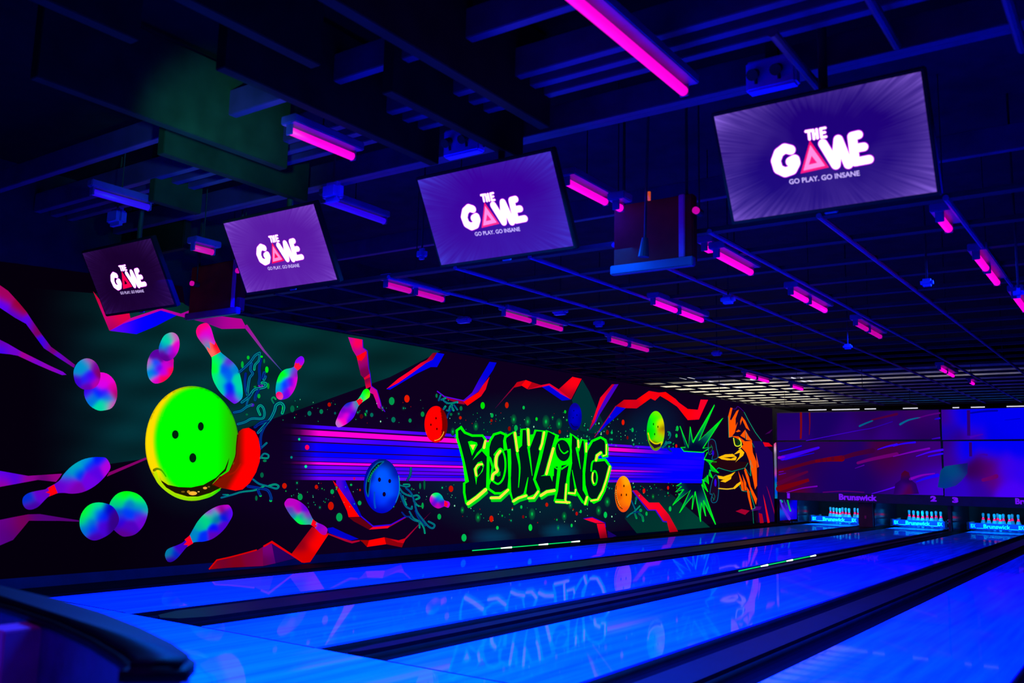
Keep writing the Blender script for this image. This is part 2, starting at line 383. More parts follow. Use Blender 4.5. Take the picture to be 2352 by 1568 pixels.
for cr, L in dict(c6=[(1305,1050,42,60,(0,150,70)),(1533,1015,40,57,(230,25,0)),(368,1103,26,32,(175,10,0)),(70,1235,30,38,(0,110,85)),(248,1208,28,36,(0,120,75)),(1005,1258,25,32,(0,105,85)),(1330,1330,32,42,(0,110,80)),(1580,1342,24,32,(0,130,75)),(1768,1247,28,40,(0,135,60)),(850,1280,26,36,(80,5,15)),(455,1232,16,20,(0,90,80)),(928,1203,16,20,(0,120,95))],
              c7=[(258,945,30,40,(0,150,70)),(643,882,22,30,(0,160,75)),(627,1053,35,50,(200,15,0)),(728,1188,38,52,(0,160,75)),(972,1018,22,28,(0,165,75)),(70,812,28,34,(200,20,0)),(453,825,20,26,(190,15,0)),(2070,848,26,38,(190,15,0)),(1928,1183,22,34,(0,160,70)),(342,350,26,30,(255,0,80)),(247,253,14,16,(0,210,130)),(326,580,16,18,(0,230,150)),(154,470,14,16,(0,130,120)),(908,725,14,16,(200,0,80)),(977,862,10,14,(200,15,0))],
              c8=[(568,685,26,42,(0,225,0)),(858,680,22,37,(200,25,0)),(680,803,18,27,(0,170,70)),(1060,710,14,22,(0,185,70)),(1215,847,14,22,(0,215,30)),(967,955,22,38,(0,170,70)),(888,962,17,28,(130,8,0)),(1493,1000,15,24,(160,10,0)),(2253,887,17,32,(215,30,0)),(2065,1005,17,28,(140,8,8)),(1558,760,13,20,(0,190,40)),(300,832,17,20,(190,25,0)),(673,865,14,18,(150,15,0)),(2118,1010,12,18,(0,180,90))],
              d1=[(165,840,24,34,(190,12,0)),(593,1158,22,34,(205,20,0)),(41,1135,20,31,(0,170,80)),(303,1358,27,40,(0,185,80)),(657,1253,14,20,(0,190,70)),(1006,1250,20,36,(0,220,60)),(1180,1008,15,22,(190,20,0)),(1497,1103,13,20,(180,10,10)),(1802,1117,17,32,(0,205,80)),(930,1137,12,17,(120,5,10)),(1443,1228,11,19,(0,200,70)),(1540,1080,10,18,(0,200,70)),(910,1033,12,19,(0,190,70))],
              d2=[(357,508,13,25,(225,20,0)),(545,1125,12,22,(220,15,10)),(762,1097,9,17,(215,10,10)),(836,720,9,16,(220,10,10)),(845,563,12,24,(0,195,60)),(838,628,10,18,(0,195,60)),(442,576,11,20,(0,175,80)),(780,1286,12,24,(0,190,70)),(198,1340,15,28,(0,190,80)),(568,1330,10,19,(0,170,70)),(216,598,13,22,(120,0,5)),(397,646,9,16,(120,0,5))]).items():
    for x, y, a, b, c in L: sk.ell(cr, x, y, a, b, c, 5, 16)
for x, y, r in [(1180,963,16),(1212,968,16),(1284,973,17),(1254,968,20),(1093,979,14),(1098,1188,15),(1222,1180,18),(1395,1152,16),(1375,1172,15),(1296,1185,14),(1310,1160,12),(1062,1171,11),(1282,1212,9),(1040,991,12),(1500,1140,9)]:
    sk.glow(x, y, r*0.62, r*1.1, (0,215,80), (2,30,38), 5)
tag(wart('paint_speckles', sk), kind='stuff')

# --- ribbons of zigzag paint
def ribbon(*pieces):
    a = Art()
    for p in pieces:
        if p[0] == 's': a.stroke(p[1], p[2], p[3], p[4], 4, smooth=False, taper=p[5] if len(p) > 5 else None, cap=False, col2=p[6] if len(p) > 6 else None)
        else: a.poly(p[1], p[2], p[3] if not isinstance(p[3], list) else idw(p[1], p[3]), 3, 9)
    wart('painted_ribbon', a)
ribbon(('p','c1',[(-60,20),(0,65),(80,120),(190,240),(265,330),(310,400),(420,560),(510,680),(600,745),(750,860),(740,890),(600,800),(440,695),(370,600),(260,450),(150,390),(0,290),(-60,250)],
        [(50,170,(160,0,90)),(200,300,(150,0,50)),(350,470,(120,0,70)),(500,690,(120,0,90)),(650,790,(120,0,110)),(0,270,(90,0,230)),(150,380,(80,0,200)),(270,460,(80,0,230)),(430,680,(50,0,220)),(600,820,(70,0,220))]))
ribbon(('p','c1',[(-60,580),(0,610),(80,650),(200,720),(350,795),(500,870),(630,930),(665,960),(620,963),(500,915),(350,850),(180,770),(100,755),(0,745),(-60,740)],
        [(20,640,(110,0,150)),(10,710,(60,0,230)),(120,700,(110,0,190)),(300,780,(170,0,110)),(320,820,(100,0,200)),(500,890,(140,0,170)),(630,950,(120,0,190))]))
ribbon(('p','e4',[(628,790),(700,880),(862,880),(880,975),(738,1055)],[(640,830,(200,0,60)),(700,960,(200,0,110)),(800,940,(235,0,60)),(760,1030,(170,0,90)),(850,970,(220,0,70))]),
       ('p','e4',[(740,1055),(830,1008),(1085,918),(1195,950),(1050,1025),(920,1078)],[(780,1050,(110,0,220)),(830,1030,(40,0,240)),(920,1050,(0,0,255)),(1100,950,(0,0,240))]),
       ('p','e4',[(740,1055),(880,970),(1085,903),(1220,940),(1285,915),(1400,945),(1630,975),(1665,1040),(1495,1043),(1380,1000),(1195,953),(1085,918),(830,1008)],[(800,1020,(200,0,150)),(1080,912,(190,0,150)),(1250,945,(170,0,150)),(1400,980,(85,0,110)),(1520,1000,(170,0,150)),(1600,1000,(185,0,140))]),
       ('s','e4',[(1655,1020),(1780,1190),(1905,1330)],20,(165,0,150),(1.3,.12),(0,70,140)))
ribbon(('p','c2',[(-60,430),(0,440),(280,490),(620,468),(600,500),(560,550),(380,530),(0,600),(-60,605)],
        [(0,480,(80,0,220)),(150,480,(80,0,200)),(0,570,(150,0,130)),(300,510,(140,0,130)),(550,490,(150,0,120)),(450,540,(90,0,100))]))
ribbon(('p','c2',[(1090,455),(1460,305),(1467,325),(1070,497)],(130,0,92)))
ribbon(('p','c2',[(-60,940),(0,930),(150,900),(280,875),(400,872),(600,905),(790,935),(790,948),(600,940),(290,938),(215,1030),(130,1130),(0,1185),(-60,1200)],
        [(50,950,(100,0,130)),(200,970,(120,0,60)),(100,1080,(70,0,100)),(0,1150,(90,0,130)),(400,900,(80,0,110)),(700,930,(80,0,100))]))
ribbon(('p','c5',[(785,1048),(885,935),(1400,805),(1475,760),(1480,1005),(1050,1025)],[(820,1020,(150,0,10)),(950,970,(110,0,40)),(1100,980,(125,0,25)),(1350,900,(120,0,50)),(1450,900,(120,0,70))]),
       ('p','c5',[(1475,760),(1590,715),(1640,970),(1480,1005)],[(1540,800,(115,0,110)),(1500,950,(100,0,60)),(1620,950,(80,0,100))]),
       ('p','c5',[(1590,715),(1860,880),(1900,905),(1640,970)],[(1630,780,(42,0,90)),(1800,900,(36,0,80))]),
       ('p','c5',[(1845,850),(2110,500),(2320,600),(2085,955),(2000,965)],[(1960,740,(135,0,20)),(2060,600,(150,0,20)),(2150,700,(255,0,0)),(2250,610,(255,0,0)),(1950,900,(215,0,0)),(2060,900,(215,0,0))]),
       ('s','c5',[(785,1048),(885,928),(1050,893),(1240,843),(1400,798)],17,(215,0,0)), ('s','c5',[(1485,755),(1590,695),(1850,862),(1990,955)],22,(225,0,5)))
ribbon(('p','c7',[(585,1320),(650,1308),(800,1380),(960,1448),(870,1467),(760,1440),(600,1375)],(0,0,185)),
       ('p','c7',[(575,1372),(700,1418),(810,1453),(880,1475),(970,1462),(975,1478),(880,1503),(800,1478),(590,1395)],(170,0,42)),
       ('p','c7',[(970,1462),(1085,1465),(1060,1545),(1010,1490)],(150,0,0)), ('p','c7',[(1085,1465),(1270,1430),(1290,1512),(1060,1545)],(255,0,0)),
       ('p','c7',[(1270,1430),(1440,1465),(1530,1440),(1500,1500),(1480,1550),(1290,1512)],(140,0,12)), ('p','c7',[(1330,1450),(1440,1467),(1532,1438),(1500,1500),(1430,1490)],(222,0,22)),
       ('s','c7',[(1525,1445),(1680,1280),(1825,1130)],18,(170,0,45),(1,.15),(60,0,50)))
ribbon(('p','c7',[(650,748),(690,790),(830,985),(970,1182),(840,1187),(820,1110),(700,860)],(255,0,0)),
       ('p','c7',[(690,745),(800,745),(850,860),(940,1050),(1000,1182),(970,1182),(830,985),(690,790)],[(720,790,(90,0,200)),(800,780,(0,0,200)),(850,960,(60,0,190)),(900,1000,(0,0,180))]),
       ('p','c7',[(840,1187),(970,1182),(1125,1300),(1085,1337),(900,1237)],(95,0,15)), ('s','c7',[(985,1175),(1135,1298),(1350,1278),(1530,1180)],16,(45,0,205)),
       ('p','c7',[(1125,1307),(1350,1288),(1310,1320),(1085,1337)],(250,0,32)), ('s','c7',[(1330,1300),(1530,1190)],13,(160,0,45),(1,.5)))
ribbon(('p','c6',[(650,90),(870,130),(875,250),(935,295),(915,305),(775,378),(720,290)],[(680,130,(200,0,150)),(780,150,(255,0,85)),(800,210,(255,0,80)),(740,300,(190,0,130)),(870,280,(180,0,140))]),
       ('p','c6',[(775,378),(912,302),(930,310),(905,380),(850,450),(795,440)],(255,0,18)),
       ('p','c6',[(785,420),(850,450),(905,380),(935,310),(975,640),(885,705),(840,660)],[(860,500,(140,0,110)),(900,600,(120,0,70)),(830,450,(190,0,80))]),
       ('p','c6',[(885,705),(975,635),(980,690),(900,735)],(225,0,45)), ('p','c6',[(895,730),(980,690),(1002,830),(920,865)],[(930,760,(130,0,60)),(960,830,(230,0,60))]),
       ('p','c6',[(995,825),(1080,885),(1130,1050),(1150,1130),(1205,1212),(1100,1150),(1060,1030),(1025,945),(965,920)],[(1020,880,(190,0,150)),(1062,930,(235,0,110)),(1100,1080,(195,0,160)),(1180,1190,(120,0,150))]),
       ('s','c6',[(868,130),(875,250),(938,295),(960,560),(980,640),(1002,830)],12,(50,0,200)), ('s','c6',[(1000,826),(1082,886),(1132,1050),(1152,1130),(1205,1212)],11,(70,0,210)))
ribbon(('p','c6',[(1225,868),(1400,715),(1560,610),(1740,480),(1830,435),(1925,328),(1985,325),(1920,430),(1820,480),(1600,640),(1400,780)],[(1250,860,(255,0,40)),(1600,600,(255,0,45)),(1800,460,(245,0,50)),(1870,400,(120,0,30)),(1950,340,(90,0,30))]),
       ('p','c6',[(1225,870),(1280,880),(1680,640),(1890,540),(1985,540),(2095,345),(1985,325),(1920,430),(1830,470),(1600,640),(1400,780)],(0,0,228)))
ribbon(('p','c8',[(650,160),(735,170),(690,262),(570,440),(512,522),(340,640),(330,625),(440,530),(520,380)],[(690,200,(0,0,215)),(600,350,(0,0,215)),(500,500,(50,0,205)),(400,590,(85,0,200))]),
       ('p','c8',[(650,340),(605,490),(550,572),(515,525),(570,440)],(230,0,30)), ('p','c8',[(335,640),(515,525),(550,572),(385,687)],(255,0,0)),
       ('p','c8',[(20,512),(90,570),(340,622),(352,672),(280,662),(120,602)],(150,0,42)), ('s','c8',[(20,512),(110,578),(345,628)],13,(90,0,225)))
ribbon(('p','c8',[(930,472),(980,405),(1090,378),(1030,450)],(190,0,20)), ('p','c8',[(1085,378),(1158,405),(1105,488),(1030,442)],(255,0,10)),
       ('p','c8',[(1155,403),(1270,440),(1300,455),(1110,492)],(172,0,22)), ('p','c8',[(1270,440),(1370,420),(1480,490),(1630,612),(1500,545),(1360,445),(1280,462),(1110,492)],(230,0,42)),
       ('p','c8',[(1480,490),(1645,340),(1757,365),(1630,612)],[(1680,370,(255,0,20)),(1600,470,(255,0,20)),(1550,520,(170,0,30)),(1640,560,(170,0,30))]),
       ('p','c8',[(1280,462),(1365,438),(1625,615),(1520,626)],(0,0,212)), ('s','c8',[(940,465),(830,590),(718,718)],15,(150,0,45),(1,.2),(60,0,60)))
ribbon(('p','c8',[(2120,430),(2152,430),(2050,572),(1955,755),(1912,880),(1835,1000),(1898,835),(1980,590)],[(2100,470,(190,0,40)),(2010,600,(240,0,40)),(1930,830,(245,0,40)),(1860,960,(100,0,60))]),
       ('p','c8',[(2150,430),(2200,428),(2100,592),(1962,812),(1930,880),(1835,1005),(1912,880),(1955,755),(2050,572)],(70,0,195)))
ribbon(('p','d2',[(290,362),(365,305),(475,305),(590,225),(680,240),(740,235),(830,298),(860,330),(940,388),(1030,395),(1055,303),(1122,305),(1090,372),(1040,482),(940,488),(845,368),(760,310),(690,270),(645,312),(605,292),(480,382),(380,380)],
        [(330,340,(170,0,20)),(400,340,(230,0,20)),(460,345,(205,0,25)),(560,290,(255,0,0)),(640,270,(240,0,20)),(760,280,(255,0,0)),(850,340,(245,0,25)),(950,430,(255,0,0)),(1000,440,(255,0,30)),(1080,340,(245,0,40))]),
       ('p','d2',[(290,365),(380,380),(200,542),(100,642),(160,560)],(0,0,218)), ('s','d2',[(292,362),(180,525),(100,642)],8,(150,0,70)))
ribbon(('p','d2',[(440,1120),(480,1118),(590,1230),(680,1230),(770,1340),(852,1490),(775,1497),(750,1395),(715,1393),(650,1293),(590,1293),(500,1190)],[(470,1130,(190,0,50)),(560,1230,(255,0,40)),(700,1320,(255,0,30)),(760,1370,(200,0,40)),(800,1450,(230,0,20)),(810,1490,(120,0,20))]),
       ('s','d2',[(440,1122),(580,1298),(650,1298),(718,1400),(752,1404)],10,(60,0,205)))
ribbon(('p','d2',[(0,1375),(80,1362),(192,1414),(110,1414),(50,1395)],(250,0,52)), ('s','d2',[(0,1374),(80,1362),(195,1412),(200,1450)],8,(30,0,170)),
       ('p','d2',[(120,1420),(192,1420),(217,1552),(150,1552)],[(150,1440,(245,0,40)),(190,1540,(90,0,20))]), ('p','d2',[(215,1480),(300,1530),(222,1552)],(22,0,100)))

# --- painted bowling pins
def ppin(cr, outline, cps, band=None, bandcol=(255,0,40), extra=None, lay=6):
    a = Art(); pts = P(cr, outline); n = len(pts); out = []
    for i in range(n):
        p0, p1, p2, p3 = pts[i-1], pts[i], pts[(i+1)%n], pts[(i+2)%n]
        for k in range(3):
            t = k/3; out.append(tuple(0.5*(2*p1[j]+(p2[j]-p0[j])*t+(2*p0[j]-5*p1[j]+4*p2[j]-p3[j])*t*t+(3*p1[j]-p0[j]-3*p2[j]+p3[j])*t**3) for j in (0, 1)))
    a.poly(cr, None, idw(cr, cps), lay, 4.0, pxs=out)
    if band: a.poly(cr, band, bandcol if not isinstance(bandcol, list) else idw(cr, bandcol), lay+1, 5)
    if extra: extra(a)
    wart('painted_pin', a)
ppin('c3', [(960,120),(880,150),(843,215),(855,290),(900,360),(950,420),(990,480),(1040,560),(1045,650),(1042,760),(1060,850),(1110,950),(1170,1030),(1240,1090),(1310,1145),(1345,1158),(1400,1125),(1440,1070),(1440,960),(1420,840),(1385,720),(1330,640),(1250,570),(1160,495),(1120,420),(1085,350),(1060,270),(1035,190),(1000,135)],
     [(950,170,(255,0,120)),(870,220,(250,0,110)),(1010,230,(235,0,200)),(950,260,(225,0,210)),(960,320,(180,30,210)),(1040,330,(220,0,190)),(970,390,(0,150,180)),(930,370,(200,0,130)),(1080,600,(0,255,60)),(1070,700,(0,255,50)),(1120,580,(0,230,120)),(1080,850,(0,240,110)),(1150,980,(0,210,150)),(1220,700,(0,80,225)),(1240,800,(0,95,225)),(1250,950,(0,35,235)),(1290,1030,(0,25,225)),(1180,540,(0,140,190)),(1270,610,(95,40,200)),(1340,700,(0,130,200)),(1390,850,(0,215,150)),(1420,980,(0,215,160)),(1410,1060,(0,160,190)),(1290,1100,(110,20,210)),(1340,1140,(110,0,220)),(1160,860,(0,200,170))],
     [(975,422),(1025,457),(1014,362),(1078,402),(1092,365),(1158,492),(1040,560),(990,480)], [(1050,500,(255,110,90)),(1000,450,(255,90,90)),(1110,440,(255,0,40)),(1120,480,(255,30,40))])
ppin('c3', [(2185,548),(2130,590),(2110,640),(2100,680),(2060,700),(1990,715),(1930,760),(1885,850),(1865,960),(1870,1040),(1910,1100),(1950,1107),(2030,1080),(2090,1010),(2130,920),(2148,820),(2145,740),(2190,690),(2225,640),(2235,600),(2220,560)],
     [(1960,770,(0,255,0)),(1920,830,(0,250,40)),(2020,730,(0,210,130)),(1900,950,(0,190,170)),(1880,1000,(0,130,200)),(1990,890,(0,60,255)),(1950,960,(0,30,250)),(2080,740,(0,80,220)),(2060,880,(90,0,225)),(2000,1020,(110,0,220)),(2110,760,(150,0,180)),(2130,880,(230,0,200)),(2090,990,(210,0,200)),(2185,590,(125,0,255)),(2205,645,(190,0,200))],
     [(2120,630),(2145,642),(2165,630),(2175,662),(2207,665),(2190,700),(2150,732),(2100,685)], (255,20,60), lambda a: a.ell('c3', 1916, 1055, 44, 54, idw('c3', [(1900,1040,(255,0,110)),(1930,1080,(235,60,150))]), 7, 20, -.5))
ppin('c3', [(340,460),(270,500),(225,590),(210,690),(220,790),(255,860),(320,900),(420,875),(500,810),(545,730),(552,640),(545,570),(450,470)],
     [(260,680,(0,155,190)),(265,780,(0,150,190)),(310,640,(0,70,235)),(300,760,(0,60,235)),(350,700,(90,0,225)),(430,750,(190,0,215)),(470,650,(200,0,200)),(510,740,(255,0,60)),(400,865,(255,0,70)),(450,830,(255,0,60)),(330,860,(220,0,190)),(300,540,(90,0,150)),(400,560,(95,0,140)),(222,640,(190,80,170)),(520,620,(200,0,140))])
ppin('c3', [(510,243),(430,285),(375,390),(362,470),(380,550),(450,612),(540,582),(605,500),(630,400),(618,310),(575,255)],
     [(470,350,(0,215,160)),(430,400,(0,190,170)),(510,310,(0,190,170)),(565,290,(200,90,180)),(600,400,(230,0,190)),(585,470,(220,0,190)),(520,470,(150,0,215)),(450,580,(90,0,135)),(400,500,(90,0,150)),(385,430,(0,90,200)),(470,450,(0,70,200)),(550,540,(150,0,170))], lay=7)
ppin('c1', [(1010,936),(930,960),(870,1020),(843,1110),(850,1190),(900,1270),(980,1316),(1050,1315),(1120,1290),(1165,1210),(1172,1120),(1150,1030),(1090,960)],
     [(1010,1280,(0,222,150)),(1060,1260,(0,200,160)),(930,1200,(0,115,200)),(1080,1200,(0,120,200)),(980,1140,(0,30,235)),(1060,1150,(40,0,230)),(1030,1050,(220,0,215)),(1010,980,(230,0,190)),(1100,990,(235,0,190)),(1130,1100,(225,0,150)),(1155,1140,(160,0,90)),(1120,1275,(200,60,160)),(880,1130,(60,0,215))])
ppin('c1', [(870,795),(800,820),(750,880),(735,950),(755,1040),(810,1095),(870,1110),(940,1095),(990,1040),(1005,960),(985,880),(940,820)],
     [(830,890,(0,150,190)),(800,920,(0,140,190)),(860,850,(0,140,190)),(850,1000,(30,30,225)),(880,960,(40,0,225)),(910,1000,(90,0,220)),(945,870,(120,0,150)),(990,940,(130,0,90)),(960,1050,(180,0,150)),(880,1080,(100,0,160)),(780,1010,(60,0,190)),(900,810,(170,60,150))], lay=7)
ppin('c2', [(225,760),(235,700),(290,660),(370,640),(450,625),(480,605),(540,575),(600,530),(640,470),(720,390),(820,330),(920,305),(1010,303),(1065,315),(1105,390),(1085,450),(1010,540),(920,610),(820,655),(720,668),(640,660),(572,665),(490,695),(440,740),(380,800),(310,828),(255,815)],
     [(760,400,(0,172,170)),(720,440,(0,165,170)),(670,470,(0,140,185)),(850,330,(0,155,190)),(900,380,(0,25,225)),(780,460,(0,30,220)),(680,520,(0,30,210)),(1000,330,(0,20,225)),(700,570,(130,0,190)),(650,560,(100,0,190)),(900,530,(110,0,205)),(950,450,(90,0,205)),(1070,400,(175,0,200)),(750,620,(120,0,160)),(285,715,(0,45,190)),(400,680,(95,0,190)),(320,800,(70,0,150)),(430,650,(110,0,170))],
     [(480,612),(542,576),(577,662),(490,697),(502,668),(455,655),(492,640)], (255,0,10))
ppin('c2', [(1270,643),(1180,665),(1115,730),(1090,800),(1085,900),(1110,990),(1160,1050),(1220,1092),(1270,1096),(1350,1075),(1420,1010),(1465,920),(1480,820),(1440,730),(1370,668)],
     [(1250,685,(0,255,0)),(1180,700,(0,250,40)),(1360,690,(0,255,20)),(1420,730,(0,245,70)),(1300,770,(0,125,180)),(1180,760,(0,200,120)),(1400,790,(0,150,170)),(1455,810,(0,180,150)),(1280,860,(0,55,225)),(1400,860,(0,40,215)),(1180,860,(0,80,190)),(1430,910,(110,0,190)),(1280,1000,(80,0,175)),(1200,930,(40,0,205)),(1250,1080,(90,0,130)),(1140,960,(70,0,150))])
ppin('c2', [(990,755),(900,775),(830,840),(797,930),(805,1020),(850,1090),(910,1130),(970,1133),(1050,1100),(1120,1050),(1180,970),(1188,900),(1150,820),(1090,775)],
     [(900,810,(0,255,0)),(850,860,(0,250,30)),(830,940,(0,225,90)),(970,780,(0,230,120)),(920,860,(0,200,140)),(980,860,(0,80,215)),(900,960,(0,110,190)),(920,1020,(0,25,225)),(1020,900,(0,20,225)),(850,1010,(0,110,190)),(1030,1000,(72,0,195)),(1080,830,(0,0,180)),(1150,900,(55,0,120)),(1120,1000,(50,0,120)),(950,1110,(70,0,160))], lay=7)
ppin('c5', [(218,870),(240,800),(300,765),(380,735),(450,700),(500,650),(535,610),(580,530),(640,430),(720,340),(810,275),(910,230),(1000,218),(1045,225),(1080,280),(1088,350),(1050,430),(990,520),(910,600),(820,660),(720,690),(640,695),(580,705),(500,760),(440,830),(380,900),(310,950),(250,945)],
     [(740,420,(0,212,120)),(690,460,(0,200,130)),(650,500,(0,175,145)),(600,590,(0,130,180)),(850,330,(0,170,170)),(800,380,(0,190,140)),(900,260,(185,0,190)),(800,310,(150,20,190)),(1000,240,(195,0,190)),(940,275,(110,0,70)),(960,370,(0,20,205)),(870,400,(0,110,150)),(1010,310,(0,20,160)),(850,520,(0,10,225)),(700,620,(0,40,225)),(850,610,(92,0,170)),(960,500,(80,0,190)),(1060,320,(92,0,225)),(270,830,(0,122,150)),(340,850,(0,30,185)),(400,760,(60,0,185)),(300,920,(42,0,145)),(440,780,(60,0,170))],
     [(470,665),(537,610),(580,714),(500,760),(517,735),(458,733),(497,692)], (255,0,35))
ppin('c7', [(70,1040),(85,990),(120,962),(190,970),(270,1010),(340,1075),(380,1150),(415,1215),(460,1250),(530,1280),(580,1320),(585,1360),(560,1400),(510,1390),(450,1330),(390,1280),(320,1278),(250,1270),(190,1220),(130,1150)],
     [(150,1000,(190,0,180)),(230,1090,(182,0,180)),(310,1080,(105,0,200)),(340,1170,(140,0,180)),(150,1130,(90,60,170)),(170,1170,(0,130,160)),(280,1190,(0,150,150)),(230,1230,(0,240,70)),(260,1255,(0,255,50)),(320,1230,(0,200,130)),(380,1255,(60,170,150)),(370,1200,(60,80,170)),(500,1310,(130,0,190)),(550,1340,(170,0,180)),(530,1390,(180,0,140))],
     [(412,1213),(457,1253),(440,1275),(462,1292),(435,1315),(388,1280)], (255,0,25))
ppin('c6', [(925,865),(880,890),(840,960),(780,1040),(700,1060),(620,1090),(550,1170),(500,1270),(462,1370),(475,1420),(510,1445),(580,1420),(660,1370),(730,1300),(770,1220),(800,1140),(850,1080),(920,1030),(970,990),(980,930),(960,880)],
     [(920,930,(0,255,0)),(890,960,(0,255,20)),(955,990,(130,255,0)),(860,990,(0,230,130)),(640,1110,(0,40,195)),(580,1200,(110,0,190)),(540,1260,(170,0,195)),(620,1270,(232,0,200)),(560,1350,(255,0,190)),(690,1290,(95,0,235)),(720,1160,(170,0,205)),(650,1180,(140,0,195)),(785,1140,(60,140,160)),(700,1340,(60,0,225)),(490,1410,(190,110,190)),(760,1200,(80,0,210))],
     [(772,1045),(852,993),(840,1022),(877,1030),(860,1072),(812,1117)], (255,10,40))
ppin('c7', [(1812,975),(1830,925),(1870,897),(1920,898),(1960,930),(1990,985),(2040,1000),(2057,1035),(2035,1075),(1990,1060),(1950,1075),(1910,1083),(1860,1060),(1825,1020)],
     [(1890,912,(0,255,90)),(1950,945,(0,200,150)),(1920,960,(0,80,215)),(1870,985,(0,20,225)),(1960,1000,(20,0,200)),(1910,1060,(200,0,170)),(1860,1030,(110,0,190)),(1830,975,(235,0,180)),(1970,1040,(130,0,200)),(2040,1040,(190,0,205))],
     [(1990,988),(2012,1000),(2032,1022),(2020,1067),(1985,1055)], (255,0,50))

# --- painted bowling balls
a = Art()
def bigball(x, y):
    cx, cy = 300+.20408*690, 860+.20408*775; u, v = (x-cx)/(.20408*526), (y-cy)/(.20408*646)
    ix, iy = (x-(300+.20408*752))/(.20408*470), (y-(860+.20408*745))/(.20408*600); r = math.hypot(ix, iy)
    g = np.array([0, 255, 0.])
    t = min(1, max(0, (r-0.96)/0.12))
    q = min(1, max(0, (ix+0.05)/0.3)); e = np.array([255, 222, 0.])*(1-q)+np.array([40, 190, 0.])*q
    q = min(1, max(0, (iy-0.55)/0.3)); e = e*(1-q)+np.array([175, 222, 0.])*q
    c = g+(e-g)*t
    if u > 0.55: c = c*(1-0.35*min(1, (u-0.55)/0.45))+np.array([55, 0, 0])*min(1, (u-.55)/.45)
    rr = math.hypot(u, v)
    if rr > 0.975: c = c*0.8
    return lin(c)
a.ell('c4', 690, 775, 526, 646, bigball, 8, 72, edge=6)
a.stroke('c4', [(265,1075),(300,1060),(350,1080),(400,1150)], 34, (120,110,0), 9, col2=(0,190,0), taper=(1,.3))
a.poly('c4', [(322,1140),(345,1190),(420,1240),(540,1265),(680,1270),(820,1240),(960,1160),(1060,1060),(1112,930),(1095,1010),(1072,1085),(1000,1140),(920,1230),(1010,1275),(900,1330),(760,1372),(640,1372),(500,1330),(400,1270),(350,1210)], (28,20,0), 10)
for x, y, rx, ry, c in [(700,1335,48,22,(255,185,50)),(652,1318,18,16,(200,140,30)),(838,1276,24,14,(235,165,50)),(590,1318,22,10,(110,80,10)),(765,1318,12,6,(240,200,90)),(880,1262,14,9,(120,85,20))]: a.ell('c4', x, y, rx, ry, c, 11, 14)
a.stroke('c4', [(280,1100),(310,1200),(420,1310),(560,1385),(720,1400),(880,1370),(1000,1295)], 44, (200,230,0), 9, taper=(.8,.5), col2=(0,225,0))
for x, y, rx, ry in [(503,674,37,48),(790,583,33,48),(700,937,39,53)]: a.ell('c4', x, y, rx, ry, (0,34,10), 11, 24)
wart('painted_ball', a)
a = Art()
def tongue(x, y):
    cx, cy = (x-300)/.20408, (y-860)/.20408
    edge = 1275 if cy < 1000 else 1275-(cy-1000)*0.55
    k = min(1, max(0, (cx-edge+60)/75)); c0 = np.array([128, 18, 0.]); c1 = np.array([255, 0, 0.])
    return lin(c0+(c1-c0)*k)
a.poly('c4', [(1218,640),(1260,610),(1330,598),(1400,640),(1440,720),(1462,850),(1452,980),(1412,1100),(1340,1220),(1260,1292),(1180,1306),(1100,1290),(1000,1272),(910,1242),(1000,1152),(1100,1090),(1160,1000),(1188,860),(1193,720)], tongue, 10, 5)
a.stroke('c4', [(1005,1160),(1100,1130),(1180,1090),(1240,1000)], 30, (110,12,0), 11, taper=(1,.3), col2=(190,20,0))
a.stroke('c4', [(1205,680),(1192,800),(1180,920),(1120,1070)], 26, (80,14,0), 11, taper=(.6,.4))
wart('painted_tongue', a)
a = Art()
a.ell('px', 1001.5, 974, 26.5, 42, lambda x, y: lin((255 if x < 1016-abs(y-974)*0.12 else 120, 0 if x > 980 or y < 990 else 40, 0)), 8, 40, edge=3)
for x, y in [(1970,1308),(1893,1405),(1983,1468)]: a.ell('c6', x, y, 10, 18, (40,0,0), 9, 12)
a.stroke('c7', [(1875,268),(1925,250),(1962,210),(1982,165)], 12, (255,170,40), 9)
a.stroke('c7', [(1880,262),(1925,243),(1958,205),(1978,165)], 3, (90,20,0), 10)
wart('painted_ball', a)
a = Art()
a.ell('c7', 1238, 815, 217, 326, idw('c7', [(1260,650,(0,90,255)),(1280,850,(0,95,255)),(1200,850,(0,80,250)),(1230,960,(0,60,250)),(1330,800,(0,80,250)),(1100,560,(0,0,130)),(1040,700,(0,0,150)),(1030,900,(0,0,160)),(1100,1050,(0,0,170)),(1238,1130,(0,0,180)),(1380,1040,(0,20,190)),(1420,650,(0,10,150)),(1340,540,(0,10,110)),(1238,495,(0,20,90)),(1120,950,(0,0,220)),(1440,820,(0,40,200))]), 8, 56, edge=4)
a.poly('c7', [(1262,520),(1190,545),(1110,630),(1062,750),(1052,860),(1075,938),(1085,850),(1105,720),(1150,625),(1235,540)], (0,18,22), 9)
a.stroke('c7', [(1262,520),(1185,540),(1105,630),(1056,750),(1050,870),(1075,940),(1088,850),(1106,722),(1152,627),(1262,522)], 12, (0,95,130), 10)
for k in range(9):
    t = k/8; a.ell('c7', 1195-115*t-20*math.sin(t*3), 570+185*t, 9, 13, (0,150,60), 10, 8)
for x, y, rx, ry in [(1210,738,18,27),(1333,755,17,25),(1267,913,20,28)]: a.ell('c7', x, y, rx, ry, (16,0,40), 10, 16)
a.stroke('c7', [(1440,690),(1452,790),(1445,900),(1405,1010)], 22, (0,190,110), 9, taper=(.3,.6), col2=(0,90,190))
a.stroke('c7', [(1150,890),(1150,1000),(1160,1075)], 22, (0,70,190), 9)
wart('painted_ball', a)
a = Art()
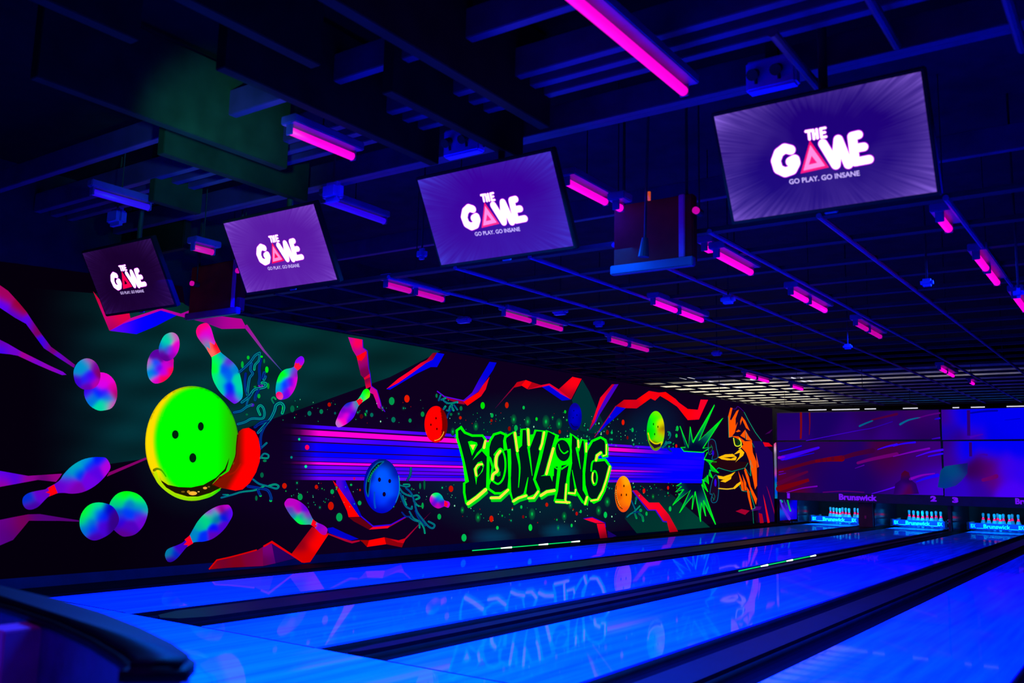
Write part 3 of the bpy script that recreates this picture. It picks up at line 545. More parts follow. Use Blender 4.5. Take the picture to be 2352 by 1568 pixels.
a.ell('c8', 1675, 818, 83, 165, idw('c8', [(1680,780,(0,0,215)),(1690,860,(0,0,205)),(1600,800,(0,0,120)),(1675,965,(0,0,120)),(1675,665,(10,0,140)),(1750,840,(0,0,120))]), 8, 36, edge=4)
for x, y in [(1662,747),(1700,800),(1655,832)]: a.ell('c8', x, y, 7, 9, (0,0,90), 9, 8)
a.stroke('c8', [(1625,900),(1660,940),(1705,940)], 9, (10,0,60), 9)
wart('painted_ball', a)
a = Art()
a.ell('d2', 651, 585, 80, 179, idw('d2', [(630,520,(0,255,0)),(620,600,(0,250,10)),(650,470,(30,255,0)),(690,640,(120,235,0)),(700,520,(230,225,0)),(715,600,(210,170,0)),(725,560,(120,80,0)),(590,600,(0,210,0)),(640,730,(110,130,0)),(580,520,(0,215,40)),(680,430,(120,240,0))]), 8, 48, edge=4)
a.poly('d2', [(583,600),(600,662),(640,706),(702,690),(690,725),(640,742),(597,695)], (34,14,34), 9)
a.stroke('d2', [(583,605),(598,660),(630,692),(665,700),(706,685),(700,705)], 11, (225,215,0), 10)
a.stroke('d2', [(583,625),(598,700),(640,752),(690,735)], 8, (90,150,20), 10)
for x, y in [(630,524),(671,548),(641,614)]: a.ell('d2', x, y, 5, 11, (0,70,0), 9, 10)
wart('painted_ball', a)
a = Art()
a.ell('d2', 359, 1153, 76, 163, idw('d2', [(330,1050,(255,90,0)),(370,1040,(255,170,10)),(380,1120,(255,135,0)),(400,1200,(255,130,0)),(330,1120,(255,110,10)),(350,1240,(255,120,10)),(360,1300,(250,80,20)),(300,1180,(230,90,0)),(420,1120,(255,140,0)),(330,1260,(225,80,0))]), 8, 48, edge=4)
for x, y in [(365,1080),(342,1161),(387,1160)]: a.ell('d2', x, y, 6, 12, (80,14,0), 9, 10)
a.stroke('d2', [(297,1080),(294,1160),(305,1225),(325,1265),(350,1286)], 12, (70,30,0), 9, taper=(.5,.6))
for k in range(9):
    t = k/8; a.ell('d2', 294+34*t*t, 1120+140*t, 3, 6, (235,190,90), 10, 6)
wart('painted_ball', a)

# --- paint splashes around the balls
def splash(lines, blobs=(), w0=None):
    a = Art()
    for (cr, pts, w, c) in lines:
        a.stroke(cr, pts, w*1.6, (0,14,84), 6); a.stroke(cr, pts, w*1.2, c, 7, taper=(.8,.9), col2=(int(c[0]*.6), min(255, int(c[1]*1.3)+20), int(c[2]*.8)))
        a.stroke(cr, pts, w*.35, (0,10,90), 8)
    for (cr, x, y, rx, ry, c) in blobs: a.ell(cr, x, y, rx, ry, c, 7, 12)
    wart('paint_splash', a)
T1, T2, T3 = (0,100,150), (0,135,135), (0,40,150)
splash([('c3',[(1400,750),(1470,690),(1550,610),(1600,540),(1660,505)],28,T1),('c3',[(1660,510),(1650,600),(1600,660),(1590,720)],26,T2),('c3',[(1675,590),(1655,700),(1660,820),(1650,900),(1680,930)],26,T3),('c3',[(1555,640),(1540,720),(1570,770),(1530,830),(1510,950),(1500,1040)],28,T1),('c3',[(1480,770),(1470,870),(1480,980),(1510,1060)],24,T3),('c3',[(1430,1140),(1520,1070),(1590,980),(1660,960),(1730,940),(1740,900),(1690,890)],32,T2),('c3',[(1650,970),(1610,1050),(1600,1110)],28,T3),('c3',[(1490,1180),(1510,1110),(1560,1030)],20,T1),
        ('c3',[(1330,1270),(1420,1250),(1490,1200),(1560,1170)],26,T1),('c3',[(1380,1420),(1470,1395),(1560,1350),(1690,1350),(1722,1300),(1710,1220),(1670,1180),(1635,1220),(1665,1300)],26,T2),('c3',[(1640,1530),(1720,1440),(1800,1350),(1850,1250),(1870,1180),(1930,1150),(1970,1200),(1950,1280)],32,T2),('c3',[(1600,1460),(1680,1400),(1780,1380)],26,T3),('c3',[(1700,830),(1720,760)],34,T3),('c3',[(1735,810),(1715,850)],30,T1),('c3',[(1840,1150),(1815,1100),(1840,1075),(1865,1100)],18,(0,150,60))],
       [('c3',1512,565,18,25,(0,190,40)),('c3',1437,655,18,45,(0,170,50)),('c3',1686,553,14,14,(0,255,0)),('c3',1718,610,12,30,(0,120,50)),('c3',1752,720,22,42,(0,225,20)),('c3',1650,1060,20,30,(0,170,50)),('c3',1960,1230,16,50,(0,200,30)),('c3',2080,1225,28,45,(0,95,60)),('c3',1600,940,18,12,(0,140,50)),('c3',1770,930,16,40,(0,150,40)),('c3',1495,1297,16,14,(0,100,60)),('c3',1565,1175,26,22,(70,0,180)),('c3',1672,928,32,18,(130,0,180))])
splash([('c4',[(1380,1180),(1450,1230),(1560,1260),(1640,1282),(1665,1255),(1625,1235),(1560,1250)],18,T2),('c4',[(1020,1385),(1150,1350),(1250,1320),(1400,1300),(1500,1255)],16,T2),('c4',[(1040,1350),(1100,1352)],12,T2),('c4',[(1320,1257),(1430,1275),(1540,1300),(1580,1380),(1575,1415)],24,T3),('c4',[(1430,1290),(1445,1330),(1460,1358)],24,T3),
        ('c4',[(1465,830),(1465,700),(1500,600),(1560,520)],22,T3),('c4',[(1460,940),(1500,890),(1550,905),(1540,940),(1470,935)],16,T2),('c4',[(1470,825),(1530,770)],18,T1),('c4',[(1395,590),(1450,560),(1540,525)],18,T3)],
       [('c4',1462,1365,14,10,(0,220,60)),('c4',1577,1420,16,12,(0,220,70)),('c4',1478,1130,20,30,(0,95,60)),('c4',1415,1390,14,30,(0,100,55)),('c4',1510,970,22,14,(0,120,70))])
splash([('c7',[(1460,805),(1530,822),(1570,815),(1565,795),(1500,795)],14,T2),('c7',[(1455,845),(1500,900),(1590,935),(1660,925),(1690,955),(1650,975)],18,T2),('c7',[(1460,900),(1490,985),(1530,1060),(1590,1090),(1600,1060)],18,T1),('c7',[(1530,840),(1590,900),(1630,1000),(1660,1120),(1740,1230),(1800,1300),(1850,1320),(1870,1280),(1800,1240)],18,T1),('c7',[(1480,1130),(1530,1180),(1600,1175)],14,T3),('c7',[(1560,1180),(1620,1225),(1690,1245)],12,T1),('c7',[(1570,1120),(1620,1200),(1690,1240),(1740,1310),(1755,1380)],16,T2),('c7',[(1690,1250),(1692,1315)],16,T2),('c7',[(1620,990),(1660,1040),(1685,1055)],16,T2),('c7',[(1545,745),(1580,680),(1588,600)],20,(0,90,130)),('c7',[(1490,930),(1535,1040)],14,T2),('c7',[(1640,1110),(1680,1200),(1760,1290)],14,T3)],
       [('c7',1728,1050,14,38,(0,160,70)),('c7',1698,815,12,38,(0,110,70)),('c7',1750,800,12,60,(0,90,50)),('c7',1598,850,10,16,(0,110,60)),('c7',870,800,14,14,(0,170,80))])
splash([('c6',[(2010,1040),(2040,960)],20,T1),('c6',[(2050,1030),(2112,1005)],24,T2),('c6',[(2080,1040),(2140,1080),(2220,1080),(2290,1062)],22,T2),('c6',[(2085,1170),(2110,1130)],26,T2),('c6',[(2130,1190),(2160,1190),(2180,1130),(2210,1110)],22,T2),('c6',[(2200,1120),(2232,1190)],26,T2),('c6',[(2240,1110),(2290,1180)],20,T1),('c6',[(2195,1180),(2150,1250),(2140,1300)],18,T3)],
       [('c6',1978,970,16,32,(0,120,70)),('c6',2195,1250,20,22,(0,110,60)),('c6',2345,1160,22,36,(0,110,65)),('c6',2290,1068,14,18,(0,140,190))])
splash([('d2',[(392,1360),(420,1335),(460,1310),(508,1260)],10,T2),('d2',[(430,1210),(455,1265),(470,1300)],10,T1),('d2',[(460,1320),(478,1370)],14,(0,130,60)),('d2',[(500,1328),(530,1355),(538,1395)],16,(0,130,60)),('d2',[(450,1320),(505,1310)],10,T3),('d2',[(475,1180),(468,1240)],10,T2),
        ('d2',[(712,735),(760,690),(785,690)],14,T2),('d2',[(722,725),(745,680)],10,T1),('d2',[(775,650),(785,620),(775,595),(768,625)],8,T2),('d2',[(740,730),(790,770)],8,T3)],
       [('d2',515,1300,14,16,(0,150,70)),('d2',475,1195,10,18,(0,120,70)),('d2',770,690,10,12,(0,110,140))])

# --- graffiti word BOWLING
G, YL, DK = (0,255,0), (255,226,70), (0,22,26)
a = Art()
def letter(path, w=25):
    a.poly('d1', path, DK, 8); a.stroke('d1', path, w, G, 9, closed=True, smooth=False)
ylow = [([(345,998),(440,930),(532,850)],34),([(590,937),(680,935),(770,852)],26),([(825,972),(880,938),(962,912)],24),([(985,940),(1040,937),(1090,868)],22),([(1117,912),(1180,872),(1262,858)],28)]
for p, wd in ylow: a.stroke('d1', [(x+10, y+30) for x, y in p], wd, (0,205,30), 7, smooth=False)
a.poly('d1', [(330,330),(560,345),(745,300),(1180,245),(1290,310),(1440,300),(1600,440),(1572,860),(1440,880),(1110,900),(800,880),(560,830),(335,800)], G, 7)
letter([(740,292),(835,237),(868,440),(905,380),(912,212),(978,207),(1000,400),(1060,222),(1152,230),(1112,470),(1048,742),(1090,852),(1068,902),(985,935),(960,900),(820,967),(790,870),(785,700),(775,422),(742,430),(730,330)])
letter([(560,400),(580,330),(620,265),(690,243),(745,268),(735,330),(752,428),(778,422),(792,560),(788,700),(775,842),(700,888),(630,888),(555,835)])
letter([(226,222),(270,190),(312,245),(390,277),(500,277),(532,322),(500,430),(580,520),(608,610),(590,735),(540,842),(430,940),(325,985),(305,880),(305,782),(335,765),(300,560),(260,400),(230,300)])
letter([(1182,225),(1290,275),(1200,560),(1165,690),(1240,692),(1245,602),(1318,580),(1282,862),(1110,920),(1095,845),(1048,742),(1112,520)])
letter([(1436,258),(1510,315),(1524,430),(1545,318),(1590,328),(1592,480),(1572,700),(1572,850),(1618,930),(1604,1008),(1560,980),(1490,870),(1490,900),(1400,888),(1410,720),(1436,570),(1430,400)])
letter([(1600,440),(1660,335),(1750,295),(1800,325),(1822,400),(1818,500),(1775,500),(1758,462),(1715,480),(1700,538),(1800,532),(1855,610),(1830,720),(1790,860),(1740,955),(1680,985),(1612,930),(1578,800),(1572,650)])
letter([(1247,604),(1330,582),(1432,572),(1402,720),(1378,960),(1265,960),(1287,862),(1312,640)])
a.ell('d1', 1350, 435, 88, 120, DK, 10, 40, -.18)
a.stroke('d1', [(1350+88*math.cos(k*math.pi/10)*.98, 435+122*math.sin(k*math.pi/10)+12*math.cos(k*math.pi/10)) for k in range(20)], 20, G, 11, closed=True)
a.stroke('d1', [(1305,368),(1322,425),(1362,465),(1402,443)], 18, G, 11, taper=(.5,.9))
a.poly('d1', [(345,340),(380,333),(440,350),(447,375),(388,490)], G, 10); a.poly('d1', [(368,375),(425,372),(398,432)], YL, 11)
a.poly('d1', [(395,537),(440,460),(505,395),(500,432)], G, 10)
a.poly('d1', [(403,628),(450,560),(492,546),(516,590),(500,655),(442,722),(433,798)], G, 10); a.poly('d1', [(448,705),(445,640),(485,588),(505,612),(480,670)], DK, 11)
a.stroke('d1', [(494,580),(448,590),(424,640),(436,700)], 22, YL, 12)
a.stroke('d1', [(625,480),(690,415),(732,490),(742,610),(718,730),(665,788),(605,755)], 20, G, 10)
a.poly('d1', [(640,690),(690,655),(688,700),(660,712)], (0,200,10), 10)
a.stroke('d1', [(688,438),(648,495),(640,590),(655,650),(612,690),(602,742)], 46, G, 10); a.stroke('d1', [(686,440),(648,497),(641,592),(655,650),(612,688),(602,740)], 28, YL, 12)
a.stroke('d1', [(530,330),(515,405)], 28, YL, 12, taper=(.7,1))
for p, wd, tp in [([(868,465),(893,620),(880,828)],34,(.9,.2)),([(985,400),(1008,560),(1025,702)],28,(.9,.2)),([(982,718),(962,820),(945,905)],30,(.2,1)),([(1500,410),(1518,520),(1538,632)],30,(1,.1)),([(1448,640),(1470,760),(1492,872)],24,(.2,1))]: a.stroke('d1', p, wd, G, 10, taper=tp)
for p, wd in [([(842,248),(868,440)],24),([(982,212),(990,376)],24),([(1152,242),(1130,365),(1110,420)],22),([(1250,412),(1176,684)],26),([(1512,328),(1516,400)],18),([(1598,358),(1598,448)],18),([(1752,458),(1712,488),(1702,538)],24),([(1812,372),(1812,480),(1776,492)],13),([(1848,602),(1812,740),(1772,860),(1720,955),(1650,966)],18),([(1388,792),(1376,960),(1396,990)],17),([(1278,977),(1420,985)],20),([(1410,884),(1478,890),(1486,850)],16),([(1608,925),(1585,1000)],20)]+ylow:
    a.stroke('d1', p, wd+14, G, 11, smooth=False); a.stroke('d1', p, wd, YL, 12, smooth=False)
a.stroke('d1', [(1702,538),(1662,560),(1650,650)], 18, G, 10); a.ell('d1', 1685, 725, 36, 84, G, 10, 24); a.ell('d1', 1688, 722, 16, 58, DK, 12, 18); a.stroke('d1', [(1668,670),(1664,740),(1678,782)], 14, YL, 13)
a.poly('d1', [(1115,705),(1165,686),(1245,690),(1240,765),(1215,700)], G, 10)
a.stroke('d1', [(1330,590),(1335,632),(1425,575)], 12, G, 11, smooth=False)
wart('painted_lettering', a)

# --- starbursts and hooded figure
a = Art()
st1 = [(870,545),(945,735),(962,548),(985,690),(1180,352),(1040,672),(1254,470),(1075,742),(1155,727),(1075,778),(905,768),(878,733),(915,733)]
st2 = [(880,1055),(838,1080),(882,1085),(830,1132),(902,1110),(803,1252),(962,1120),(865,1322),(985,1165),(978,1292),(1005,1130),(1055,1402),(1062,1230),(1100,1352),(1080,1210),(1190,1427),(1065,1070)]
def burst(ci):
    cx, cy = P('d2', [ci])[0]
    def fn(x, y):
        d = math.hypot((x-cx)*1.15, y-cy); k = min(1, max(0, (d-20)/34)); k2 = min(1, max(0, (d-46)/40))
        c = np.array([0, 8, 48.])*(1-k)+np.array([0, 118, 96.])*k; c = c*(1-k2)+np.array([0, 235, 20.])*k2; return lin(c)
    return fn
for s_, ci in ((st1, (1010,790)), (st2, (1000,1050))):
    a.poly('d2', s_, burst(ci), 5, 5); a.stroke('d2', s_, 8, (0,235,40), 6, smooth=False)
rt = [(390,640),(357,712),(490,740),(412,757),(510,857),(413,826),(445,912),(393,882),(403,972),(340,925),(396,1057),(333,980)]
a.poly('d3', [(370,640)]+rt+[(330,965)], (0,6,50), 4); a.stroke('d3', rt, 9, (0,245,20), 6, smooth=False)
for t in [[(357,712),(490,740),(412,757)],[(412,757),(510,857),(425,822)],[(413,826),(445,912),(400,880)],[(393,882),(403,972),(345,925)],[(340,930),(396,1057),(335,985)]]: a.poly('d3', t, (0,190,30), 5)
wart('painted_starburst', a)
a = Art()
a.poly('d3', [(712,155),(775,200),(965,515),(1060,640),(1100,900),(1120,1370),(905,1385),(905,640),(640,470),(612,260),(640,165)], (22,2,34), 4)
a.poly('d3', [(870,520),(970,520),(1080,640),(1105,900),(1118,1370),(930,1380),(920,1000),(940,800)], (24,0,84), 5)
a.poly('d3', [(425,755),(505,690),(700,735),(825,742),(795,800),(650,832),(520,806),(470,806)], (34,4,16), 6); a.poly('d3', [(498,885),(685,850),(750,945),(680,1022),(512,1020)], (30,4,18), 6)
OR = (255,84,0)
for p in [[(635,165),(657,170),(630,290),(642,300),(700,200),(724,188),(690,280),(690,360),(712,318),(680,430),(650,470),(620,482),(610,260)],[(755,258),(790,300),(842,412),(800,380),(760,292),(740,352),(738,310)],[(790,398),(830,470),(864,515),(800,505)],[(640,465),(720,470),(790,522),(862,515),(872,640),(912,740),(917,990),(895,1032),(870,900),(830,720),(800,640),(745,580),(772,560),(760,530),(700,488)],[(790,798),(830,900),(850,1000),(917,1130),(905,1192),(860,1080),(820,960),(780,830)],[(718,838),(770,960),(780,1047),(755,1042),(740,950)],[(760,868),(800,960),(807,1042),(785,1042),(775,950)],[(805,1000),(832,1040),(867,1238),(855,1247),(820,1110)],[(905,640),(937,790),(920,802)],[(690,420),(720,398),(745,415),(710,424)],[(740,462),(790,400),(792,492)]]: a.poly('d3', p, OR, 7)
YO = (255,190,10)
for p in [[(503,690),(580,660),(660,655),(702,690),(690,722),(600,722),(540,712)],[(670,662),(700,635),(742,598),(782,640),(770,672),(688,742),(730,680),(735,642)],[(498,883),(560,895),(640,868),(688,843),(650,890),(560,927),(510,917)],[(528,945),(590,915),(647,893),(640,922),(580,957)],[(747,943),(742,975),(680,1027),(658,1020),(700,975)]]: a.poly('d3', p, YO, 7)
a.poly('d3', [(560,692),(690,685),(640,706)], (34,4,16), 8)
a.stroke('d3', [(510,1020),(600,1027),(675,1018)], 12, (235,190,40), 7)
a.poly('d3', [(668,488),(735,500),(745,545),(722,572),(685,570)], (10,60,20), 7); a.stroke('d3', [(668,488),(684,562),(722,572),(750,545),(728,492)], 10, (225,235,40), 8); a.ell('d3', 697, 528, 16, 24, (20,30,20), 9, 12); a.stroke('d3', [(745,545),(752,575),(725,600)], 9, (225,235,40), 8)
TE = (0,150,110)
for p, wd in [([(490,818),(510,803),(580,825),(650,842),(790,803)],6),([(780,212),(830,310),(900,430),(966,517)],6),([(820,752),(795,795)],5),([(800,815),(850,890),(845,720),(870,800)],5),([(730,985),(755,1045),(810,1055)],5),([(840,1050),(880,1180),(895,1230),(865,1238)],7),([(865,540),(885,585)],5),([(612,262),(618,482),(650,475)],5),([(800,420),(800,500)],5),([(870,1240),(880,1390)],4)]: a.stroke('d3', p, wd, TE, 8, smooth=False)
a.stroke('d3', [(655,178),(690,180),(715,153),(775,205)], 5, (60,0,140), 8)
for p, c in [([(980,1080),(1000,1150),(1052,1382),(1028,1386)],(235,10,20)),([(1015,990),(1040,1050),(1120,1250),(1142,1302),(1100,1290),(1050,1110)],(150,0,62)),([(935,1280),(970,1290),(988,1385),(948,1388)],(170,0,30)),([(690,1262),(752,1238),(838,1256),(790,1300)],(160,0,45)),([(850,1262),(900,1210),(965,1212),(950,1245)],(70,0,110)),([(978,530),(1040,538),(1082,575),(1000,578)],(225,0,25)),([(1000,448),(1060,405),(1100,395),(1050,435)],(60,0,80))]: a.poly('d3', p, c, 7)
for p in [[(400,545),(425,500),(470,518),(488,600),(503,690),(440,712),(455,640),(410,660)],[(470,882),(440,945),(418,1072),(442,1082),(430,1140),(450,1172),(498,1140),(512,960),(495,890)]]: a.poly('d3', p, (26,4,34), 6); a.stroke('d3', p, 6, (0,105,140), 7, closed=True)
for p in [[(430,560),(445,600),(420,640)],[(455,1070),(470,1110),(450,1150)],[(440,1110),(465,1140)]]: a.stroke('d3', p, 5, (0,110,90), 8)
a.ell('d3', 450, 645, 12, 30, (40,0,200), 8, 12); a.ell('d3', 476, 960, 12, 42, (50,0,225), 8, 14)
wart('painted_figure', a)

# ------------------------------------------------------------------ masking wall above the pins
YM = 22.0
mp = lambda x, y, l: ony(x, y, YM-0.001*l)
mz1 = float(ony(2100, 940, YM)[2]); mz0 = float(ony(2100, 1138, YM)[2]); mxl = float(ony(1783, 1040, YM)[0])
zs = float(ony(2100, 1012, YM)[2]); xs1 = float(ony(2164, 1040, YM)[0])
mask = empty('masking_wall', (-3.0, YM, mz0), 'wide printed masking panels with purple and blue streaks above the pins', 'masking panels')
def rel(o, p): o.location = -p.location; return o
for (xa, xb) in ((mxl, xs1-0.012), (xs1+0.012, xs1+4.1), (xs1+4.12, 4.4)):
    for (za, zb) in ((mz0, zs-0.008), (zs+0.008, mz1)):
        rel(link('mask_panel', box(B(), xa, xb, YM, YM+0.04, za, zb, 0.004), MT['fascia'], mask), mask)
ma = Art(); MOo = np.array([-3.0, YM, mz0])
DV = (28,0,100)
def base(pp, cps): ma.poly('px', pp, idw('px', cps), 1, 8)
# printed background, one quad per panel, hairline gaps stay dark
base([(1785,949),(2156,941),(2160,1008),(1785,1011)], [(1800,960,(30,0,105)),(1900,970,(26,0,100)),(2000,960,(40,0,90)),(2080,980,(34,0,95)),(2100,950,(60,0,100)),(2140,1000,(36,0,88)),(1810,1000,(44,0,118)),(2150,960,(52,0,112)),(1950,1000,(46,0,120)),(2050,995,(52,0,130))])
base([(1785,1015),(2160,1013),(2167,1137),(1787,1130)], [(1800,1025,(30,0,100)),(1900,1020,(44,0,90)),(1850,1075,(40,0,80)),(1900,1100,(28,0,100)),(2000,1100,(26,0,98)),(1950,1060,(30,0,105)),(2040,1060,(70,0,60)),(2100,1070,(56,0,100)),(2140,1040,(60,0,120)),(2060,1120,(48,0,130)),(2120,1115,(60,0,190)),(2150,1125,(70,0,225)),(1810,1120,(90,0,30))])
base([(2162,941),(2420,934),(2420,1007),(2164,1010)], [(2175,960,(60,0,140)),(2180,990,(20,0,200)),(2200,955,(0,0,250)),(2240,980,(0,0,255)),(2300,970,(0,0,255)),(2350,960,(0,0,255)),(2190,1004,(46,0,130)),(2235,1004,(60,0,160)),(2280,1000,(0,0,245))])  # bright blue puts the UV light on these panels into the print
base([(2166,1013),(2420,1012),(2420,1143),(2170,1139)], [(2175,1020,(50,0,120)),(2210,1030,(0,0,255)),(2280,1030,(0,0,255)),(2350,1030,(0,0,255)),(2180,1045,(60,0,150)),(2245,1080,(55,0,85)),(2270,1070,(80,0,110)),(2280,1095,(95,0,120)),(2310,1080,(60,0,240)),(2350,1080,(50,0,250)),(2250,1120,(50,0,170)),(2200,1130,(50,0,210)),(2320,1130,(75,0,255)),(2190,1120,(45,0,190))])
def mst(cr, pts, w, c, t=(.4,.8), c2=None): ma.stroke(cr, pts, w, c, 2, taper=t, col2=c2)
mst('d4',[(390,140),(392,280),(388,420)],26,(125,8,20),(1,.8)); mst('d4',[(487,140),(490,260),(484,380)],18,(110,6,26),(1,.4))
mst('d4',[(450,450),(650,410),(880,365),(1060,330),(1200,305),(1420,235)],16,(75,0,240),(.4,.5),(40,0,180))
mst('d4',[(1050,285),(1110,258),(1195,225)],26,(0,95,140),(.8,.6)); mst('d4',[(1190,215),(1320,185),(1470,150)],30,(80,0,60),(.5,1))
mst('d4',[(150,570),(260,545),(395,508)],20,(20,0,255),(.6,.5)); mst('d4',[(180,645),(380,590),(590,528)],64,(60,0,240),(.9,.4)); mst('d4',[(215,660),(370,625),(540,588)],18,(10,0,250),(1,.3)); mst('d4',[(145,640),(210,630)],34,(150,0,190),(1,.4))
mst('d4',[(140,790),(330,740),(560,680),(850,640),(1000,600),(1200,560)],56,(95,0,22),(.5,1),(60,0,60)); mst('d4',[(560,680),(700,660),(850,650)],70,(118,0,14),(.4,1))
mst('d4',[(140,930),(300,860),(460,800)],50,(88,0,60),(1,.5)); mst('d4',[(140,990),(300,945),(480,890)],110,(120,0,18),(.6,.3))
mst('d4',[(145,800),(195,793)],10,(120,0,200),(1,.5)); mst('d4',[(145,830),(220,815)],12,(80,0,180),(1,.5))
mst('d4',[(230,1032),(400,985),(570,962)],20,(120,0,190),(.4,.8)); mst('d4',[(640,1030),(860,1018),(1100,1030)],24,(90,0,110),(.5,.4))
mst('d4',[(1250,550),(1360,515),(1470,492)],26,(55,0,255),(.3,1)); mst('d4',[(1030,700),(1200,655),(1470,600)],60,(110,0,115),(.5,.7)); mst('d4',[(1000,760),(1100,725)],14,(85,0,170))
mst('d4',[(1190,1045),(1320,1010),(1445,972)],18,(80,0,250),(.4,.9))
mst('d5',[(72,250),(160,205),(280,178)],26,(0,100,150),(.9,.4)); mst('d5',[(270,180),(380,150),(490,130)],20,(90,0,130),(.6,.9))
mst('d5',[(0,480),(100,455),(230,440)],24,(40,0,255),(.5,.8)); mst('d5',[(0,590),(120,560),(250,530),(380,505)],24,(120,0,190),(.4,.9)); mst('d5',[(240,590),(380,545),(520,520)],26,(70,0,255),(.3,1)); mst('d5',[(370,590),(520,560)],24,(45,0,255),(.5,.9))
mst('d5',[(410,405),(490,392)],22,(60,0,200)); mst('d5',[(440,195),(490,185)],24,(30,0,220)); mst('d5',[(180,830),(300,790),(440,770)],34,(130,0,190),(.9,.3)); mst('d5',[(240,860),(350,820),(470,790)],40,(30,0,255),(.3,1))
ma.poly('d5',[(500,740),(545,695),(640,680),(788,660),(785,770),(720,850),(660,900),(545,930),(470,915)],idw('d5',[(640,780,(0,72,130)),(520,840,(0,60,120)),(780,680,(20,20,110)),(700,880,(30,30,140)),(560,910,(0,50,150))]),2,6)
ma.poly('d5',[(0,1000),(20,880),(75,840),(85,770),(120,738),(165,760),(185,835),(240,880),(272,985)],idw('d5',[(120,770,(75,0,40)),(130,830,(34,0,90)),(60,900,(34,0,90)),(150,950,(80,0,70)),(100,920,(60,0,130)),(240,930,(40,0,100))]),2,5)
for (x0, x1, y0, y1) in ((778,812,100,370),(800,832,440,590)): ma.poly('d5',[(x0,y0),(x1,y0),(x1+3,y1),(x0+4,y1)],(46,0,118),2)
mst('d5',[(820,130),(960,112),(1100,105)],34,(0,0,170),(.5,.6)); mst('d5',[(1180,205),(1340,190)],14,(0,0,205)); mst('d5',[(820,385),(900,365),(950,355)],26,(70,0,190),(.9,.3)); mst('d5',[(870,590),(940,570),(990,575)],30,(60,0,170))
mst('d5',[(950,840),(1030,820),(1090,800)],60,(105,0,110),(.6,.8))
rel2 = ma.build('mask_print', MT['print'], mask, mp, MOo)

# dark fascia strip below the masks with the lane numbers and maker's name
fz1 = mz0-0.004; fz0 = float(ony(2100, 1158, YM)[2])
fascia = empty('pit_fascia', (-3.0, YM, fz0), 'long dark fascia strip with lane numbers and raised lettering above the pin decks', 'fascia')
rel(link('fascia_board', box(B(), mxl+0.02, 4.4, YM+0.0, YM+0.10, fz0, fz1, 0.006), MT['fascia'], fascia), fascia)
def text_mesh(body, size, depth=0.004, offset=0.0, shear=0.0):
    cu = bpy.data.curves.new('t', 'FONT'); cu.body = body; cu.size = size; cu.extrude = depth; cu.offset = offset; cu.shear = shear
    cu.align_x = 'CENTER'; cu.align_y = 'CENTER'; cu.resolution_u = 3
    o = bpy.data.objects.new('t', cu); COL.objects.link(o); bpy.context.view_layer.update()
    me = bpy.data.meshes.new_from_object(o.evaluated_get(bpy.context.evaluated_depsgraph_get()))
    bpy.data.objects.remove(o); bpy.data.curves.remove(cu); me.materials.clear(); return me
def put_text(name, body, px0, px1, yc, Y, m, parent, offset=0.0, hpx=None):
    """letters standing on a plane facing the bowlers, fitted between two photo columns"""
    a, b = ony(px0, yc, Y), ony(px1, yc, Y); me = text_mesh(body, 0.2, 0.003, offset)
    co = np.empty(len(me.vertices)*3, 'f'); me.vertices.foreach_get('co', co); co = co.reshape(-1, 3)
    wd = co[:,0].max()-co[:,0].min(); s = (b[0]-a[0])/wd
    cx = (co[:,0].max()+co[:,0].min())/2; cy = (co[:,1].max()+co[:,1].min())/2; hh = co[:,1].max()-co[:,1].min()
    sy = s if hpx is None else abs(float(ony(px0, yc-hpx/2, Y)[2]-ony(px0, yc+hpx/2, Y)[2]))/hh
    new = np.stack([(co[:,0]-cx)*s, -co[:,2]*1.0, (co[:,1]-cy)*sy], 1)
    c = (a+b)/2; L = np.array(parent.location); new = new+c-L
    me.vertices.foreach_set('co', new.astype('f').ravel()); me.materials.append(m)
    o = bpy.data.objects.new(name, me); COL.objects.link(o); o.parent = parent; return o
FY = YM-0.004
put_text('lane_number', '1', 1808, 1814, 1138, FY, MT['fasctext'], fascia, 0.0, 12)
put_text('lettering', 'Brunswick', 1927, 2014, 1142, FY, MT['fasctext'], fascia, 0.008, 14)
put_text('lane_number', '2', 2137, 2151, 1145, FY, MT['fasctext'], fascia, 0.012, 13)
put_text('lane_number', '3', 2187, 2201, 1148, FY, MT['fasctext'], fascia, 0.012, 13)
put_text('lettering', 'Brunswick', 2332, 2420, 1152, FY, MT['fasctext'], fascia, 0.008, 14)
# painted glowing reflections on the end post where the mural meets the masking panels
ep = empty('corner_post', (mxl-0.05, YM+0.02, 0.0), 'narrow glossy post with painted white and cyan reflections between mural and masking panels', 'post')
rel(link('post', box(B(), WX+0.03, mxl-0.004, YM+0.06, YM+0.12, -0.1, float(ony(1780,1012,YM)[2]), 0.004), MT['kick'], ep), ep)
pa = Art(); PO = np.array(ep.location); pp_ = lambda x, y, l: ony(x, y, YM+0.059-0.001*l)
pa.poly('d4',[(70,500),(108,468),(122,500),(126,1100),(95,1100),(66,900)],idw('d4',[(95,500,(230,40,150)),(95,540,(225,190,230)),(100,600,(130,120,140)),(95,700,(110,120,150)),(85,780,(0,110,140)),(105,800,(220,40,180)),(95,880,(0,60,220)),(90,960,(0,130,170)),(110,1040,(0,70,240)),(100,1090,(0,140,160))]),1,4)
pa.build('post_reflections', MT['print'], ep, pp_, PO)

